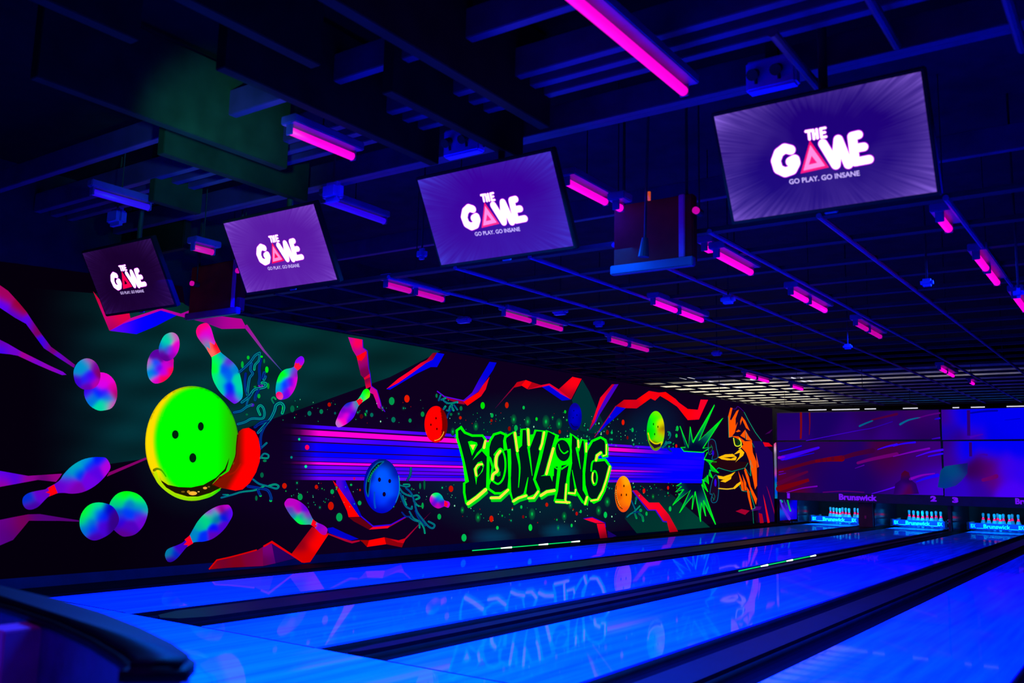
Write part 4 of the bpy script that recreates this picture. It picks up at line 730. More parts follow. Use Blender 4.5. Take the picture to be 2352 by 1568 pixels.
# ------------------------------------------------------------------ pin ends: side panels, sweeps, pins
YS, YP = 23.0, 23.5           # sweep bar, head pin
LNAME = ['leftmost', 'middle', 'rightmost']
sides = [(WX+0.02, LX[0][0]-0.245), (LX[0][1]+0.245, LX[1][0]-0.245), (LX[1][1]+0.236, LX[2][0]-0.236), (LX[2][1]+0.245, LX[3][0]-0.245), (LX[3][1]+0.245, 0.3)]
SN = ['left of the first pin deck beside the mural', 'between the first and second pin decks', 'between the second and third pin decks', 'right of the third pin deck', 'right of the fourth pin deck']
for (xa, xb), sn in zip(sides, SN):
    e = empty('pin_deck_side_wall', ((xa+xb)/2, YM+0.2, 0.013), 'glossy dark side wall '+sn, 'side wall')
    rel(link('panel', box(B(), xa, xb, YM+0.22, YE-0.02, 0.013, fz0+0.35, 0.006), MT['kick'], e), e)
    rel(link('front_column', box(B(), xa+0.02, xb-0.02, YM+0.12, YM+0.215, 0.013, fz0-0.004, 0.006), MT['redcol'] if xb-xa < 0.5 else MT['kick'], e), e)
    rel(link('reflector', box(B(), (xa+xb)/2-0.02, (xa+xb)/2+0.02, YM+0.105, YM+0.119, 0.20, 0.27, 0.003), MT['vinylp'], e), e)
# blue swirl panel on the first side wall
sw = Art(); sp_ = lambda x, y, l: ony(x, y, YM+0.10-0.001*l)
CR['z1'] = (1780, 1120, .12755)
sw.poly('z1',[(80,205),(400,215),(395,560),(90,590)],idw('z1',[(120,300,(20,0,70)),(180,330,(60,20,200)),(330,300,(0,0,245)),(320,500,(20,0,240)),(250,450,(60,20,255)),(120,460,(0,90,230)),(150,540,(0,0,190)),(230,240,(10,0,60))]),1,6)
sw.stroke('z1',[(225,215),(250,320),(280,415)],24,(0,200,70),2); sw.stroke('z1',[(95,225),(130,330),(190,440),(260,560)],50,(90,40,240),2,taper=(.5,1)); sw.stroke('z1',[(100,210),(130,250)],30,(0,170,150),2); sw.stroke('z1',[(160,215),(210,340)],10,(70,60,190),2)
e = empty('swirl_panel', (-7.2, YM+0.115, 0.06), 'blue panel with swirls and a green streak left of the first pin deck', 'panel')
za, zb = float(ony(1800,1146,YM+.1)[2]), float(ony(1800,1196,YM+.1)[2]); xa, xb = float(ony(1789,1170,YM+.1)[0]), float(ony(1832,1170,YM+.1)[0])
rel(link('board', box(B(), max(xa, WX+0.03), xb, YM+0.101, YM+0.118, max(zb, .06), za, 0.002), MT['kick'], e), e)
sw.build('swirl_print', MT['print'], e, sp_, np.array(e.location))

def sweep(i):
    x0, x1 = LX[i]; e = empty('sweep_bar', ((x0+x1)/2, YS, 0.02), 'blue sweep bar with white lettering in front of the '+LNAME[i]+' set of pins', 'sweep bar', 'sweep bars')
    rel(link('bar_panel', box(B(), x0-0.03, x1+0.03, YS, YS+0.035, 0.045, 0.185, 0.006), MT['sweep'], e), e)
    for s_, xx in ((-1, x0-0.06), (1, x1+0.06)):
        bm = B(); box(bm, xx-0.025, xx+0.025, YS, YS+0.05, 0.02, 0.19, 0.005); box(bm, xx-0.02, xx+0.02, YS+0.04, YS+0.9, 0.16, 0.20, 0.005)
        rel(link('sweep_arm', bm, MT['kick'], e), e)
    return e
def fit_text(name, body, xa, xb, zc, hh_, Y, m, parent, offset):
    me = text_mesh(body, 0.2, 0.002, offset); co = np.empty(len(me.vertices)*3, 'f'); me.vertices.foreach_get('co', co); co = co.reshape(-1, 3)
    s = (xb-xa)/(co[:,0].max()-co[:,0].min()); cx = (co[:,0].max()+co[:,0].min())/2; cy = (co[:,1].max()+co[:,1].min())/2; sy = hh_/(co[:,1].max()-co[:,1].min())
    new = np.stack([(co[:,0]-cx)*s+(xa+xb)/2, -co[:,2]+Y, (co[:,1]-cy)*sy+zc], 1)-np.array(parent.location)
    me.vertices.foreach_set('co', new.astype('f').ravel()); me.materials.append(m)
    o = bpy.data.objects.new(name, me); COL.objects.link(o); o.parent = parent; return o
prof = [(0,0),(.026,0),(.029,.01),(.036,.05),(.049,.085),(.0575,.112),(.0605,.115),(.0600,.14),(.055,.165),(.045,.195),(.033,.225)]
prof2 = [(.033,.225),(.0275,.24),(.0240,.252),(.0240,.272)]
prof3 = [(.0240,.272),(.0250,.29),(.0290,.315),(.0322,.34),(.0310,.36),(.0230,.376),(.010,.381),(0,.381)]
def pin_obj(x, y, label, proto=None):
    e = empty('bowling_pin', (x, y, 0.0), label, 'bowling pin', 'bowling pins')
    if proto is None:
        link('body', lathe(B(), prof), MT['pin'], e, True); link('neck_stripe', lathe(B(), prof2), MT['pinred'], e, True); link('head', lathe(B(), prof3), MT['pin'], e, True)
    else:
        for ch in proto.children: c = ch.copy(); COL.objects.link(c); c.parent = e
    return e
ROWS = ['front', 'second', 'third', 'back']; POS = {1:['only'], 2:['left','right'], 3:['left','centre','right'], 4:['far left','inner left','inner right','far right']}
proto = None
for i in range(3):
    x0, x1 = LX[i]; xc = (x0+x1)/2; e = sweep(i); X = lambda t: x0-0.02+(x1-x0+0.04)*t
    fit_text('maker_lettering', 'Brunswick', X(.25), X(.73), .118, .095, YS-0.003, MT['white'], e, 0.006)
    for a_, b_ in ((.02,.11),(.87,.97)): fit_text('side_lettering', 'BX', X(a_), X(b_), .118, .09, YS-0.003, MT['white'], e, 0.008)
    for a_, b_ in ((.12,.25),(.73,.87)): rel(link('underline', box(B(), X(a_), X(b_), YS-0.005, YS-0.0005, .066, .078), MT['white'], e), e)
    for r in range(4):
        for k in range(r+1):
            o = pin_obj(xc+(k-r/2)*0.3048, YP+r*0.264, ('white bowling pin with red neck, %s pin of the %s row, %s pin deck' % (POS[r+1][k], ROWS[r], LNAME[i])).replace('only pin of the front row', 'single front pin'), proto)
            proto = proto or o
    rel(link('back_curtain', box(B(), x0-0.2, x1+0.2, YE+0.1, YE+0.14, -0.1, fz0+0.3), MT['kick']), empty('pit_curtain', (xc, YE+.1, -.1), 'black pit curtain behind the '+LNAME[i]+' set of pins', 'curtain')) if False else None
    # pin deck lamp under the fascia
    area('pin_deck_lamp', (xc, YM+0.35, fz0-0.02), (math.radians(62), 0, 0), 0.9, 0.12, 44.0 if i < 2 else 30.0, (0.0, 0.42, 1.0))

# ------------------------------------------------------------------ hanging screens
TVC = [(-1.20, 'largest hanging screen, nearest the top right corner of the view', ((30,0,112),(140,100,225)), .95),
       (-3.12, 'second largest hanging screen, left of the biggest one', ((58,0,150),(70,60,215)), .97),
       (-5.01, 'third hanging screen from the right, with pale purple picture', ((88,24,160),(135,80,215)), .95),
       (-6.88, 'smallest and darkest hanging screen, nearest the mural wall', ((24,0,40),(52,20,90)), .98)]
CR['t1'] = (1552, 0, .34057)
def screen_mat(name, c0, c1, seed):
    m = bpy.data.materials.new(name); m.use_nodes = True; nt = m.node_tree; N = nt.nodes; Lk = nt.links; b = N['Principled BSDF']
    tc = N.new('ShaderNodeTexCoord'); sx = N.new('ShaderNodeSeparateXYZ'); Lk.new(tc.outputs['Object'], sx.inputs[0])
    def mth(op, *ins, clamp=False):
        n = N.new('ShaderNodeMath'); n.operation = op; n.use_clamp = clamp
        for i, v in enumerate(ins):
            if isinstance(v, (int, float)): n.inputs[i].default_value = v
            else: Lk.new(v, n.inputs[i])
        return n.outputs[0]
    xx = mth('MULTIPLY', sx.outputs[0], 2.0); yy = mth('MULTIPLY', sx.outputs[1], 3.2)
    r = mth('SQRT', mth('ADD', mth('MULTIPLY', xx, xx), mth('MULTIPLY', yy, yy))); an = mth('ARCTAN2', yy, xx)
    cb = N.new('ShaderNodeCombineXYZ'); Lk.new(mth('MULTIPLY', an, 26.0), cb.inputs[0]); Lk.new(mth('MULTIPLY', r, 1.2), cb.inputs[1]); cb.inputs[2].default_value = seed
    nz = N.new('ShaderNodeTexNoise'); nz.inputs['Scale'].default_value = 1.0; nz.inputs['Detail'].default_value = 3; Lk.new(cb.outputs[0], nz.inputs[0])
    n2 = N.new('ShaderNodeTexNoise'); n2.inputs['Scale'].default_value = 3.0; Lk.new(tc.outputs['Object'], n2.inputs[0])
    edge = mth('MULTIPLY', mth('POWER', mth('MULTIPLY', r, 0.8, clamp=True), 4.5), mth('MULTIPLY', mth('SUBTRACT', nz.outputs[0], 0.2), 1.9), clamp=True)
    fac = mth('ADD', edge, mth('MULTIPLY', mth('SUBTRACT', n2.outputs[0], 0.5), 0.35), clamp=True)
    mx = N.new('ShaderNodeMix'); mx.data_type = 'RGBA'; mx.inputs['A'].default_value = (*lin(c0), 1); mx.inputs['B'].default_value = (*lin(c1), 1)
    Lk.new(fac, mx.inputs['Factor']); Lk.new(mx.outputs['Result'], b.inputs['Emission Color']); b.inputs['Emission Strength'].default_value = 1.0
    b.inputs['Base Color'].default_value = (0.004,0.004,0.004,1); b.inputs['Roughness'].default_value = 0.5; b.inputs['Specular IOR Level'].default_value = 0.1
    return m
MT['logow'] = mat('screen_white', emit=(1,1,1), es=1.3); MT['logom'] = mat('screen_magenta', emit=lin((225,0,255)), es=1.0)
MT['logop'] = mat('screen_pink', emit=lin((255,140,210)), es=1.0); MT['logor'] = mat('screen_red', emit=lin((255,0,70)), es=1.0); MT['logot'] = mat('screen_caption', emit=lin((215,190,255)), es=1.0)
tilt = math.atan2(0.26, 0.49)
# local frame of the biggest screen, used to lift the logo outline off the photograph
def tvframe(cx):
    c = Vector((cx, 4.18, 2.555)); ex = Vector((1,0,0)); ey = Vector((0,-math.sin(tilt),math.cos(tilt))); n = Vector((0,-math.cos(tilt),-math.sin(tilt)))
    return c, ex, ey, n
c_, ex_, ey_, n_ = tvframe(TVC[0][0])
def tvloc(p):
    x, y = P('t1', [p])[0]; r = Vector(ray(x, y)); o = Vector(CAM); t = (c_-o).dot(n_)/r.dot(n_); q = o+r*t-c_
    return (q.dot(ex_), q.dot(ey_))
def logo_bm(strokes, z, extra=0.0):
    bm = B()
    for pts, wd in strokes:
        L = [tvloc(p) for p in pts]; hw = wd*0.00056+extra
        for a_, b_ in zip(L, L[1:]):
            dx, dy = b_[0]-a_[0], b_[1]-a_[1]; q = math.hypot(dx, dy); nx, ny = -dy/q*hw, dx/q*hw
            bm.faces.new([bm.verts.new((x, y, z)) for x, y in ((a_[0]+nx, a_[1]+ny), (a_[0]-nx, a_[1]-ny), (b_[0]-nx, b_[1]-ny), (b_[0]+nx, b_[1]+ny))])
        for a_ in L:
            bm.faces.new([bm.verts.new((a_[0]+hw*math.cos(k*math.pi/8), a_[1]+hw*math.sin(k*math.pi/8), z)) for k in range(16)])
        z += 0.00002
    return bm
big = [([(775,1010),(735,1000),(695,1030),(675,1085),(692,1140),(738,1162),(785,1145),(808,1098),(803,1075),(775,1090)],40),
       ([(992,968),(1080,1112),(1096,940),(1165,1108)],36),([(1190,920),(1210,1090)],36),([(1190,918),(1232,908)],34),([(1198,1002),(1268,990)],34),([(1210,1092),(1305,1074)],34)]
the = [([(878,886),(915,880)],11),([(897,884),(903,938)],11),([(926,878),(933,935)],11),([(950,873),(957,930)],11),([(930,906),(953,901)],10),([(977,868),(984,927)],11),([(977,868),(1008,862)],10),([(980,897),(1006,892)],10),([(984,927),(1014,921)],10)]
def poly_bm(pts, z):
    bm = B(); L = [tvloc(p) for p in pts]; bmesh.ops.triangulate(bm, faces=[bm.faces.new([bm.verts.new((x, y, z)) for x, y in L])]); return bm
for i, (cx, lab, (k0, k1), wd) in enumerate(TVC):
    c, ex, ey, n = tvframe(cx)
    e = empty('hanging_screen', c, lab, 'screen', 'hanging screens')
    e.rotation_euler = Matrix((ex, ey, n)).transposed().to_euler()
    hw, hh = wd/2, wd*9/32
    bm = B(); box(bm, -hw-.018, hw+.018, -hh-.022, hh+.018, -.05, -.002, .006); link('bezel', bm, MT['bezel'], e)
    bm = B(); box(bm, -hw, hw, -hh, hh, -.0019, .0); link('display', bm, screen_mat('screen_picture_%d' % i, k0, k1, i*3.1), e)
    hi = [b_[:] for b_ in big]
    for sub in (big[:1], big[1:2], big[2:]):
        lg = link('logo_letter', logo_bm(sub, .0006), MT['logow'], e, fix=False)
        link('letter_halo', logo_bm(sub, .0003, .0035), MT['logom'], lg, fix=False)
    lg = link('small_word', logo_bm(the, .0007), MT['logow'], e, fix=False); link('word_halo', logo_bm(the, .0003, .0025), MT['logom'], lg, fix=False)
    tr = link('logo_triangle', poly_bm([(905,945),(842,1170),(1034,1128)], .0010), MT['logor'], e, fix=False)
    if i < 3: link('triangle_face', poly_bm([(908,978),(862,1150),(1008,1117)], .0013), MT['logop'], tr, fix=False)
    link('triangle_hole', poly_bm([(917,1050),(898,1110),(955,1097)], .0016), MT['logor'] if i < 3 else MT['bezel'], tr, fix=False)
    me = text_mesh('GO PLAY. GO INSANE', 0.1, 0.0, 0.0015); co = np.empty(len(me.vertices)*3, 'f'); me.vertices.foreach_get('co', co); co = co.reshape(-1, 3)
    a_, b_ = tvloc((765,1228)), tvloc((1240,1168)); s = math.dist(a_, b_)/(co[:,0].max()-co[:,0].min()); co *= s; an = math.atan2(b_[1]-a_[1], b_[0]-a_[0]); mx_, my_ = (a_[0]+b_[0])/2, (a_[1]+b_[1])/2
    co = np.stack([co[:,0]*math.cos(an)-co[:,1]*math.sin(an)+mx_, co[:,0]*math.sin(an)+co[:,1]*math.cos(an)+my_, co[:,2]*0+.0008], 1)
    me.vertices.foreach_set('co', co.astype('f').ravel()); me.materials.append(MT['logot']); o = bpy.data.objects.new('caption', me); COL.objects.link(o); o.parent = e
    link('sensor', box(B(), -.03, .03, -hh-.034, -hh-.022, -.03, -.012, .003), MT['housing'], e)
    # bracket and drop pole, built in world axes then carried into the tilted frame
    inv = (Matrix.Translation(c) @ Matrix((ex, ey, n)).transposed().to_4x4()).inverted()
    bm = B(); p = c-n*0.09; cyl(bm, (p.x, p.y, p.z-.05), (p.x, p.y, ZC-.002), .022); cyl(bm, tuple(p), tuple(c-n*.045), .03); bm.transform(inv); link('mount_pole', bm, MT['black'], e)

# ------------------------------------------------------------------ ceiling grid
zg = lambda y: 2.575+0.0125*(y-5.0)
gr = empty('ceiling_grid', (-2.5, 13.0, zg(13)), 'open black ceiling grid with long bluish pipes hanging over the lanes', 'ceiling grid')
xs = [-7.52]+[-7.06+0.69*k for k in range(15)]
for x in xs: rel(link('grid_pipe', cyl(B(), (x, 5.3, zg(5.3)), (x, 21.9, zg(21.9)), .017 if x > -5.2 else .015, 8), MT['gpipe'] if x > -5.5 else MT['bar'], gr), gr)
for x in [-7.75-.69*k for k in range(5)]:
    rel(link('grid_pipe', cyl(B(), (x, 14.4, zg(14.4)+.01), (x, 21.9, zg(21.9)+.01), .015, 8), MT['bar'], gr), gr)
k = 0; y = 5.34
while y < 21.9:
    rel(link('grid_bar', box(B(), WX+.01 if y < 14.1 else -10.6, 3.2, y-.035, y+.035, zg(y)-.004, zg(y)+.026), MT['bar'], gr), gr); y += 0.66
for x, y in [(x, y) for x in (-7.06, -4.3, -1.54, 1.2) for y in (5.34, 9.3, 13.26, 17.22, 21.18)]:
    rel(link('drop_rod', cyl(B(), (x, y, zg(y)+.02), (x, y, ZC-.002 if y < 17 else 3.098), .006, 6), MT['bar'], gr), gr)

# ------------------------------------------------------------------ baffle boards and joists over the approach
BF = [((60,0),(323,93),2.95,.30,'dark baffle board highest at the top left'), ((402,0),(735,152),2.95,.30,'dark baffle board crossing the top edge left of centre'), ((760,24),(1268,292),2.95,.27,'longest dark baffle board, reaching down above the second screen'),
      ((876,216),(1202,366),2.95,.24,'dark baffle board just under the longest one'), ((490,163),(1012,376),2.95,.26,'dark baffle board starting above the pink lamp'), ((70,182),(658,388),2.95,.25,'broad baffle board catching green light'),
      ((361,355),(706,463),2.95,.20,'dark baffle board directly below the greenish one'), ((340,463),(462,491),2.95,.20,'short dark baffle board above the smallest screen')]
for (a_, b_, z, h, lab) in BF:
    p, q = onz(*a_, z), onz(*b_, z); x = float(p[0]+q[0])/2; y0 = float(p[1]); y1 = float(q[1])
    if a_[1] < 30: y0 -= 0.8
    tag(link('ceiling_baffle', box(B(), x-.035, x+.035, y0, y1, z, ZC-.002 if h > .28 else z+h+.25, .004), MT['baffle']), lab, 'baffle board', 'baffle boards')
for k, (pa_, pb_, z) in enumerate([((1552,72),(1750,27),3.12), ((1552,109),(1750,61),3.12), ((1552,138),(1756,97),3.12), ((1740,200),(2352,70),3.12), ((2140,385),(2352,330),3.05), ((1300,300),(1600,225),3.1), ((1000,110),(1300,30),3.15)]):
    y = float(onz((pa_[0]+pb_[0])/2, (pa_[1]+pb_[1])/2, z)[1])
    tag(link('ceiling_joist', box(B(), WX+.01, 4.4, y-.03, y+.03, z, z+.16, .004), MT['pipe']), ['dark cross joist highest at the top right, above the emergency lamp', 'second dark cross joist above the emergency lamp', 'dark cross joist just above the emergency lamp', 'dark cross joist behind the biggest screen', 'dark cross joist right of the biggest screen', 'dark cross joist behind the top right lamp end', 'dark cross joist at the top centre'][k], 'ceiling joist', 'cross joists')
for k, (pa_, pb_, z) in enumerate([((1770,75),(1893,212),2.95), ((1991,0),(2029,37),3.05), ((2311,0),(2352,112),2.95)]):
    p, q = onz(*pa_, z), onz(*pb_, z); x = float(p[0]+q[0])/2
    tag(link('ceiling_pipe', cyl(B(), (x, float(p[1])-(0 if pa_[1] > 10 else .6), z), (x, max(float(q[1]), float(p[1])+.5), z), .022, 10), MT['pipe']), ['blue-lit pipe running down behind the biggest screen', 'short blue-lit pipe at the top edge above the biggest screen', 'blue-lit pipe in the top right corner'][k], 'pipe', 'ceiling pipes')

# ------------------------------------------------------------------ blacklight fixtures
def fixture(pa_, pb_, z, lab, tm='tubep', tubes=1, power=130, color=(0.0,0.015,1.0), grp='blacklight tubes', w=.055):
    p, q = onz(*pa_, z), onz(*pb_, z); x = float(p[0]+q[0])/2; y0, y1 = sorted((float(p[1]), float(q[1])))
    if pa_[1] <= 0: y0 -= .5
    e = empty('blacklight_fixture', (x, (y0+y1)/2, z), lab, 'blacklight', grp)
    rel(link('housing', box(B(), x-w*.9, x+w*1.3, y0-.02, y1+.02, z+.035, z+.085, .006), MT['housing'], e), e)
    n = tubes; L = (y1-y0)/n
    for k in range(n):
        a_, b_ = y0+L*k+.012, y0+L*(k+1)-.012
        if n > 1 and k == 0: b_ -= .06
        rel(link('tube', cyl(B(), (x, a_, z), (x, b_, z), .024, 12), MT[tm], e, True), e)
        for yy in (a_-.012, b_): rel(link('tube_socket', box(B(), x-.024, x+.024, yy, yy+.014, z-.024, z+.05, .003), MT['housing'], e), e)
    rel(link('drop_wire', cyl(B(), (x, (y0+y1)/2, z+.08), (x, (y0+y1)/2, ZC-.002 if y1 < 17 else 3.098), .004, 6), MT['bar'], e), e)
    if power: area('blacklight_glow', (x, (y0+y1)/2, z-.03), (0, 0, 0), .05, y1-y0, power, color)
    return e
fixture((1290,0),(1592,207),2.93,'long pink blacklight tube at the top, left of the biggest screen','tubep',1,12)
fixture((660,300),(815,360),2.93,'pink blacklight tube above and between the second and third screens','tubep',1,20)
fixture((208,440),(345,477),2.93,'blue-lit lamp bar at far left above the smallest screen','tubeb',1,6,w=.03)
fixture((727,462),(898,506),3.0,'blue-lit lamp bar between the second and third screens','tubeb',1,10,w=.03)
fixture((1295,418),(1397,464),2.85,'bright pink blacklight tube right beside the second screen','tubep',1,25)
fixture((430,570),(502,578),2.75,'dim pink blacklight between the two left screens','tubed',1,6)
fixture((1645,583),(1725,626),2.54,'bright pink blacklight tube under the biggest screen, left of its corner','tubep')
fixture((1815,670),(1896,713),2.54,'pair of pink blacklight tubes below the biggest screen','tubep',2)
fixture((1503,693),(1609,736),2.54,'pair of pink blacklight tubes in the middle of the ceiling grid','tubep',2)
fixture((875,654),(1027,687),2.54,'dim pink blacklight tubes below left of the second screen','tubed',2)
fixture((1155,720),(1291,756),2.54,'pair of dim pink blacklight tubes below the second screen','tubed',2)
fixture((1395,780),(1491,804),2.56,'pair of dim violet blacklight tubes above the graffiti word','tubed',2)
fixture((1960,742),(2026,773),2.58,'dim pink blacklight pair at the right of the ceiling grid','tubed',2)
fixture((2235,588),(2296,649),2.54,'pink blacklight pair at the right edge of the ceiling','tubep',2)
fixture((2155,500),(2182,526),2.54,'small pink blacklight right of the biggest screen corner','tubep',1,10)
fixture((2333,678),(2352,712),2.54,'pink lamp end cut by the right edge','tubep',1,10)
fixture((1708,861),(1766,876),2.62,'far pink blacklight pair above the hooded figure','tubep',2,30)
fixture((1815,887),(1845,894),2.66,'farthest pink blacklight over the lanes','tubep',1,20)
fixture((2155,845),(2191,863),2.62,'far pink blacklight pair toward the right','tubep',2,30)
fixture((2220,876),(2242,881),2.66,'tiny far pink blacklight at the right','tubep',1,20)
fixture((1610,569),(1642,577),2.7,'short pink lamp end left of the biggest screen bottom corner','tubep',1,0)
fixture((1408,473),(1432,478),2.68,'short pink lamp end above the maroon panel','tubep',1,0)
# thin white strip lamps above the far grid
WS = [((1480,869),(1497,871)),((1550,867),(1568,872)),((1589,877),(1613,881)),((1629,885),(1654,889)),((1722,871),(1745,876)),((1817,867),(1836,872)),((1839,868),(1853,872)),((1805,890),(1822,894))]
ON = ['leftmost','second','third','fourth','fifth','sixth','seventh','eighth']
for k, (a_, b_) in enumerate(WS):
    z = 2.98; p, q = onz(*a_, z), onz(*b_, z); x = float(p[0]+q[0])/2; x = max(x, WX+.1+.12*k); y0 = min(float(p[1]), 21.5); y1 = y0+.9
    tag(link('strip_lamp', cyl(B(), (x, y0, z), (x, y1, z), .012, 8), MT['tubew']), 'thin white strip lamp above the far grid, '+ON[k]+' from the left', 'strip lamp', 'white strip lamps')

for k, (pa_, pb_) in enumerate([((1857,941.5),(1898,940.5)),((1911,940.5),(1974,939.5)),((1986,939),(2012,938.5)),((2074,937.5),(2108,937)),((2188,936),(2203,935.5)),((2230,935),(2262,934.5)),((2312,933),(2352,932.5))]):  # glowing tubes stand in for lit slots above the masking panels
    p, q = ony(*pa_, 21.75), ony(*pb_, 21.75); z = float(p[2]+q[2])/2
    tag(link('strip_lamp', cyl(B(), (float(p[0]), 21.75, z), (float(q[0]), 21.75, z), .011, 8), MT['tubew']), 'thin glowing white tube standing in for a lit slot above the masking panels, '+ON[k]+' from the left', 'strip lamp', 'white strip lamps')
# ------------------------------------------------------------------ small hanging devices
def emergency(px0, px1, Y, lab):
    a_, b_ = ony(*px0, Y), ony(*px1, Y); x0, x1 = float(a_[0]), float(b_[0]); z1, z0 = float(a_[2]), float(b_[2])
    e = empty('emergency_light', ((x0+x1)/2, Y, z0), lab, 'emergency light', 'emergency lights')
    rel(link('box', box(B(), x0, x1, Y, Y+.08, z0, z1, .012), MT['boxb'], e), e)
    for t in (.22, .68):
        xx = x0+(x1-x0)*t; bm = B(); cyl(bm, (xx, Y-.005, z0+(z1-z0)*.55), (xx, Y-.06, z0+(z1-z0)*.35), .022, 12, .03); cyl(bm, (xx, Y-.0, z0+(z1-z0)*.2), (xx, Y-.02, z0+(z1-z0)*.5), .008, 8)
        rel(link('lamp_head', bm, MT['black'], e), e)
    rel(link('bracket', box(B(), (x0+x1)/2-.03, (x0+x1)/2+.03, Y+.02, Y+.06, z1-.005, ZC-.002), MT['bar'], e), e)
emergency((1711,143),(1828,186),4.3,'blue emergency light box with two dark heads above the biggest screen')
emergency((1018,300),(1098,343),4.4,'blue emergency light box above the second screen')
SB = [((1652,677),(1683,694),7.0,'small blue box hanging in the grid under the biggest screen'), ((2112,640),(2142,654),6.4,'small blue box hanging in the grid at the right'), ((1265,706),(1297,720),7.5,'small blue box hanging below the second screen'),
      ((1632,805),(1654,815),10.5,'small blue box hanging above the green ball'), ((1935,790),(1955,800),9.5,'small blue box hanging far right above the masking panels'), ((1045,728),(1073,739),7.0,'small blue box hanging above the mural, left of centre'),
      ((735,420),(772,455),3.9,'small blue projector head above the third screen'), ((243,480),(270,512),3.9,'small blue box hanging above the smallest screen'), ((1360,733),(1382,748),8.5,'small round bluish sensor above the graffiti word'), ((2325,660),(2352,682),6.2,'small blue box at the right edge of the ceiling'), ((952,570),(972,592),5.0,'small blue clip lamp left of the second screen'), ((828,196),(848,240),3.6,'thin violet detector hanging among the baffle boards')]
for (p0, p1, Y, lab) in SB:
    a_, b_ = ony(*p0, Y), ony(*p1, Y); x0, x1, z1, z0 = float(a_[0]), float(b_[0]), float(a_[2]), float(b_[2]); d = min(.09, (x1-x0)*.8)
    e = empty('hanging_box', ((x0+x1)/2, Y, z0), lab, 'hanging box', 'small hanging devices')
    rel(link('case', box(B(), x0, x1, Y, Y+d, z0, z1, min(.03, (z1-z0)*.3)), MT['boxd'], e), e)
    bm = B(); cyl(bm, ((x0+x1)/2, Y+d/2, z1-.002), ((x0+x1)/2, Y+d/2, ZC-.002), .007, 8); rel(link('hanger', bm, MT['bar'], e), e)
def hpanel(tl, br, Y, lab, m, dark=False):
    a_, b_ = ony(*tl, Y), ony(*br, Y); x0, x1, z1, z0 = float(a_[0]), float(b_[0]), float(a_[2]), float(b_[2])
    e = empty('hanging_board', ((x0+x1)/2, Y, z0), lab, 'hanging panel', 'hanging panels')
    rel(link('panel_body', box(B(), x0, x1, Y, Y+.07, z0, z1, .008), m, e), e)
    if not dark:
        rel(link('bottom_rail', box(B(), x0-.01, x1+.01, Y-.03, Y+.02, z0-.03, z0+.03, .006), MT['pipe'], e), e)
        rel(link('side_rail', box(B(), x1-.09, x1-.05, Y-.02, Y-.0005, z0+.03, z1, .005), MT['vinylp'], e), e)
    for xx in (x0+.1*(x1-x0), x1-.1*(x1-x0)):
        rel(link('hanger', cyl(B(), (xx, Y+.035, z1-.01), (xx, Y+.035, ZC-.002), .01, 8), MT['bar'], e), e)
hpanel((1410,474),(1592,600),5.15,'maroon hanging panel between the second screen and the biggest one',MT['maroon'])
hpanel((440,614),(547,713),5.0,'maroon hanging panel between the two left screens',MT['maroon'])
hpanel((283,488),(420,568),4.55,'black hanging panel above the smallest screen',MT['bezel'],True)
# dark spot with orange indicator in front of the maroon panel
a_ = ony(1478,590,4.95); b_ = ony(1491,437,4.95)
e = empty('hanging_spotlight', tuple(float(v) for v in a_), 'slim black spotlight with orange light in front of the maroon panel', 'spotlight')
bm = B(); cyl(bm, a_, a_+np.array([0.01,0,.12]), .035, 12, .02); cyl(bm, a_+np.array([0.01,0,.11]), (float(b_[0]), float(b_[1]), ZC-.002), .009, 8); rel(link('lamp_body', bm, MT['black'], e), e)
c0 = ony(1491,460,4.93); rel(link('orange_light', cyl(B(), c0, c0+np.array([0,0,.055]), .010, 8), MT['orange'], e, True), e)
# pink lamp heads beside the panels
for (x, y, Y, lab) in [(443,651,4.9,'small pink lamp head left of the left maroon panel'),(548,622,4.9,'small pink lamp head right of the left maroon panel'),(1600,484,5.1,'small violet lamp head right of the right maroon panel')]:
    c = ony(x, y, Y); e = empty('lamp_head', tuple(float(v) for v in c), lab, 'lamp head', 'small lamp heads')
    rel(link('lens', cyl(B(), c, c+np.array([0,-.02,.0]), .022, 12), MT['tubed'], e), e)
    bm = B(); cyl(bm, c, c+np.array([0,.06,0]), .024, 12); cyl(bm, c+np.array([0,.04,.02]), (float(c[0]), float(c[1])+.04, ZC-.002), .006, 6); rel(link('lamp_case', bm, MT['bar'], e), e)

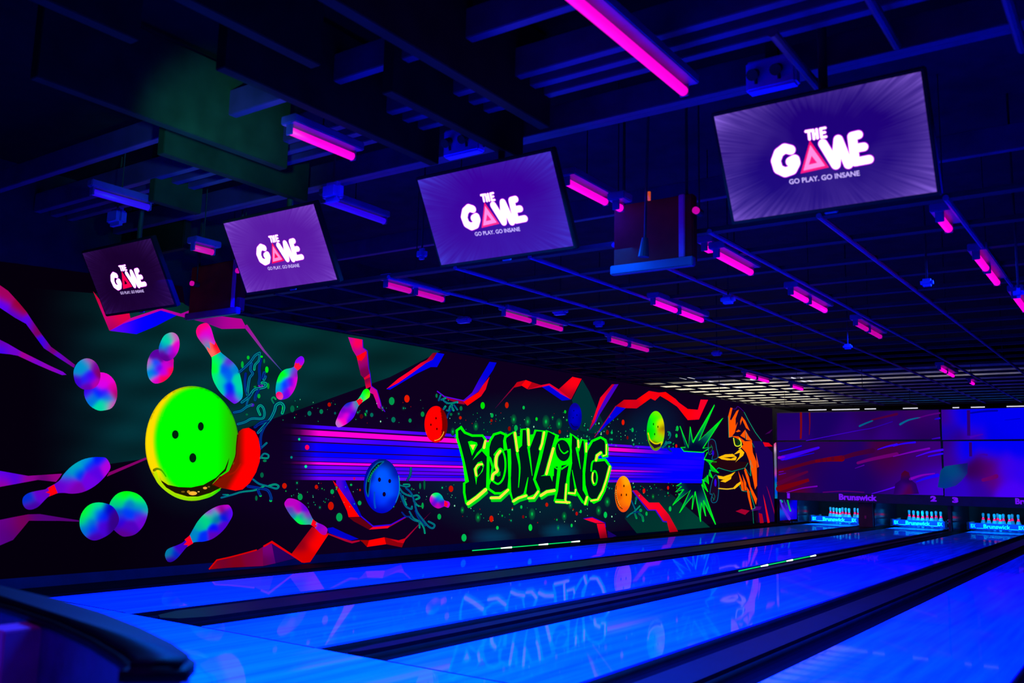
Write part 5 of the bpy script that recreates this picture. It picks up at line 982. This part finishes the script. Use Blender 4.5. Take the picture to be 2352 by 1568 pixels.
# ------------------------------------------------------------------ green reflections on ledge and divider, built as glowing tubes
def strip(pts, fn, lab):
    q = [fn(*p) for p in pts]; e = empty('reflection_streak', tuple(float(v) for v in q[0]), lab, 'reflection streak')
    for a_, b_ in zip(q, q[1:]): rel(link('green_streak', cyl(B(), a_, b_, .007, 8), MT['green'], e), e)
    for p, prev in zip(q[1:], q): d = (p-prev)/np.linalg.norm(p-prev); rel(link('bright_tip', cyl(B(), p-d*.30, p, .006, 8, .012), MT['glintw'], e), e)
strip([(1085,1264),(1175,1256.5),(1258,1249),(1331,1242.5)], lambda x, y: onz(x, y, 0.03), 'glowing green reflection streak with bright tips on the ledge below the mural')
strip([(1697,1311),(1763,1297),(1820,1285.5),(1873,1275)], lambda x, y: onx(x, y, -3.95), 'glowing green reflection streak with bright tips beside the second lane')

# ------------------------------------------------------------------ curved seat back in the foreground
TZ = 0.60
path = [(-1.735,1.27),(-1.80,1.34),(-1.95,1.40),(-2.2,1.475),(-2.5,1.545),(-2.85,1.60),(-3.3,1.64),(-3.9,1.66)]
def curve_wall(z0, z1, t0, t1, bev):
    bm = B(); A, Bk = [], []
    for i, (x, y) in enumerate(path):
        a_ = path[max(0, i-1)]; b_ = path[min(len(path)-1, i+1)]; d = math.hypot(b_[0]-a_[0], b_[1]-a_[1]); nx, ny = -(b_[1]-a_[1])/d, (b_[0]-a_[0])/d
        A.append((x+nx*t0, y+ny*t0)); Bk.append((x+nx*t1, y+ny*t1))
    out = A+Bk[::-1]; f = bm.faces.new([bm.verts.new((x, y, z0)) for x, y in out])
    r = bmesh.ops.extrude_face_region(bm, geom=[f]); vs = [v for v in r['geom'] if isinstance(v, bmesh.types.BMVert)]; bmesh.ops.translate(bm, vec=(0,0,z1-z0), verts=vs)
    top = [e_ for e_ in bm.edges if all(v in vs for v in e_.verts)]
    if bev: bmesh.ops.bevel(bm, geom=top, offset=bev, segments=4, affect='EDGES')
    return bm
bench = empty('bench_back', (-2.6, 1.5, 0), 'dark curved bench back with purple stripe in the bottom left corner', 'bench')
rel(link('backrest', curve_wall(.0, TZ-.04, .01, .13, 0), MT['vinyl'], bench), bench)
rel(link('top_rim', curve_wall(TZ-.04, TZ, .0, .14, .016), MT['rim'], bench, True), bench)
s0 = ony(30,1480,1.42); s1 = ony(80,1480,1.42)
rel(link('purple_stripe', box(B(), float(s0[0]), float(s1[0]), 1.33, 1.46, .0, TZ-.045, .004), MT['vinylp'], bench), bench)
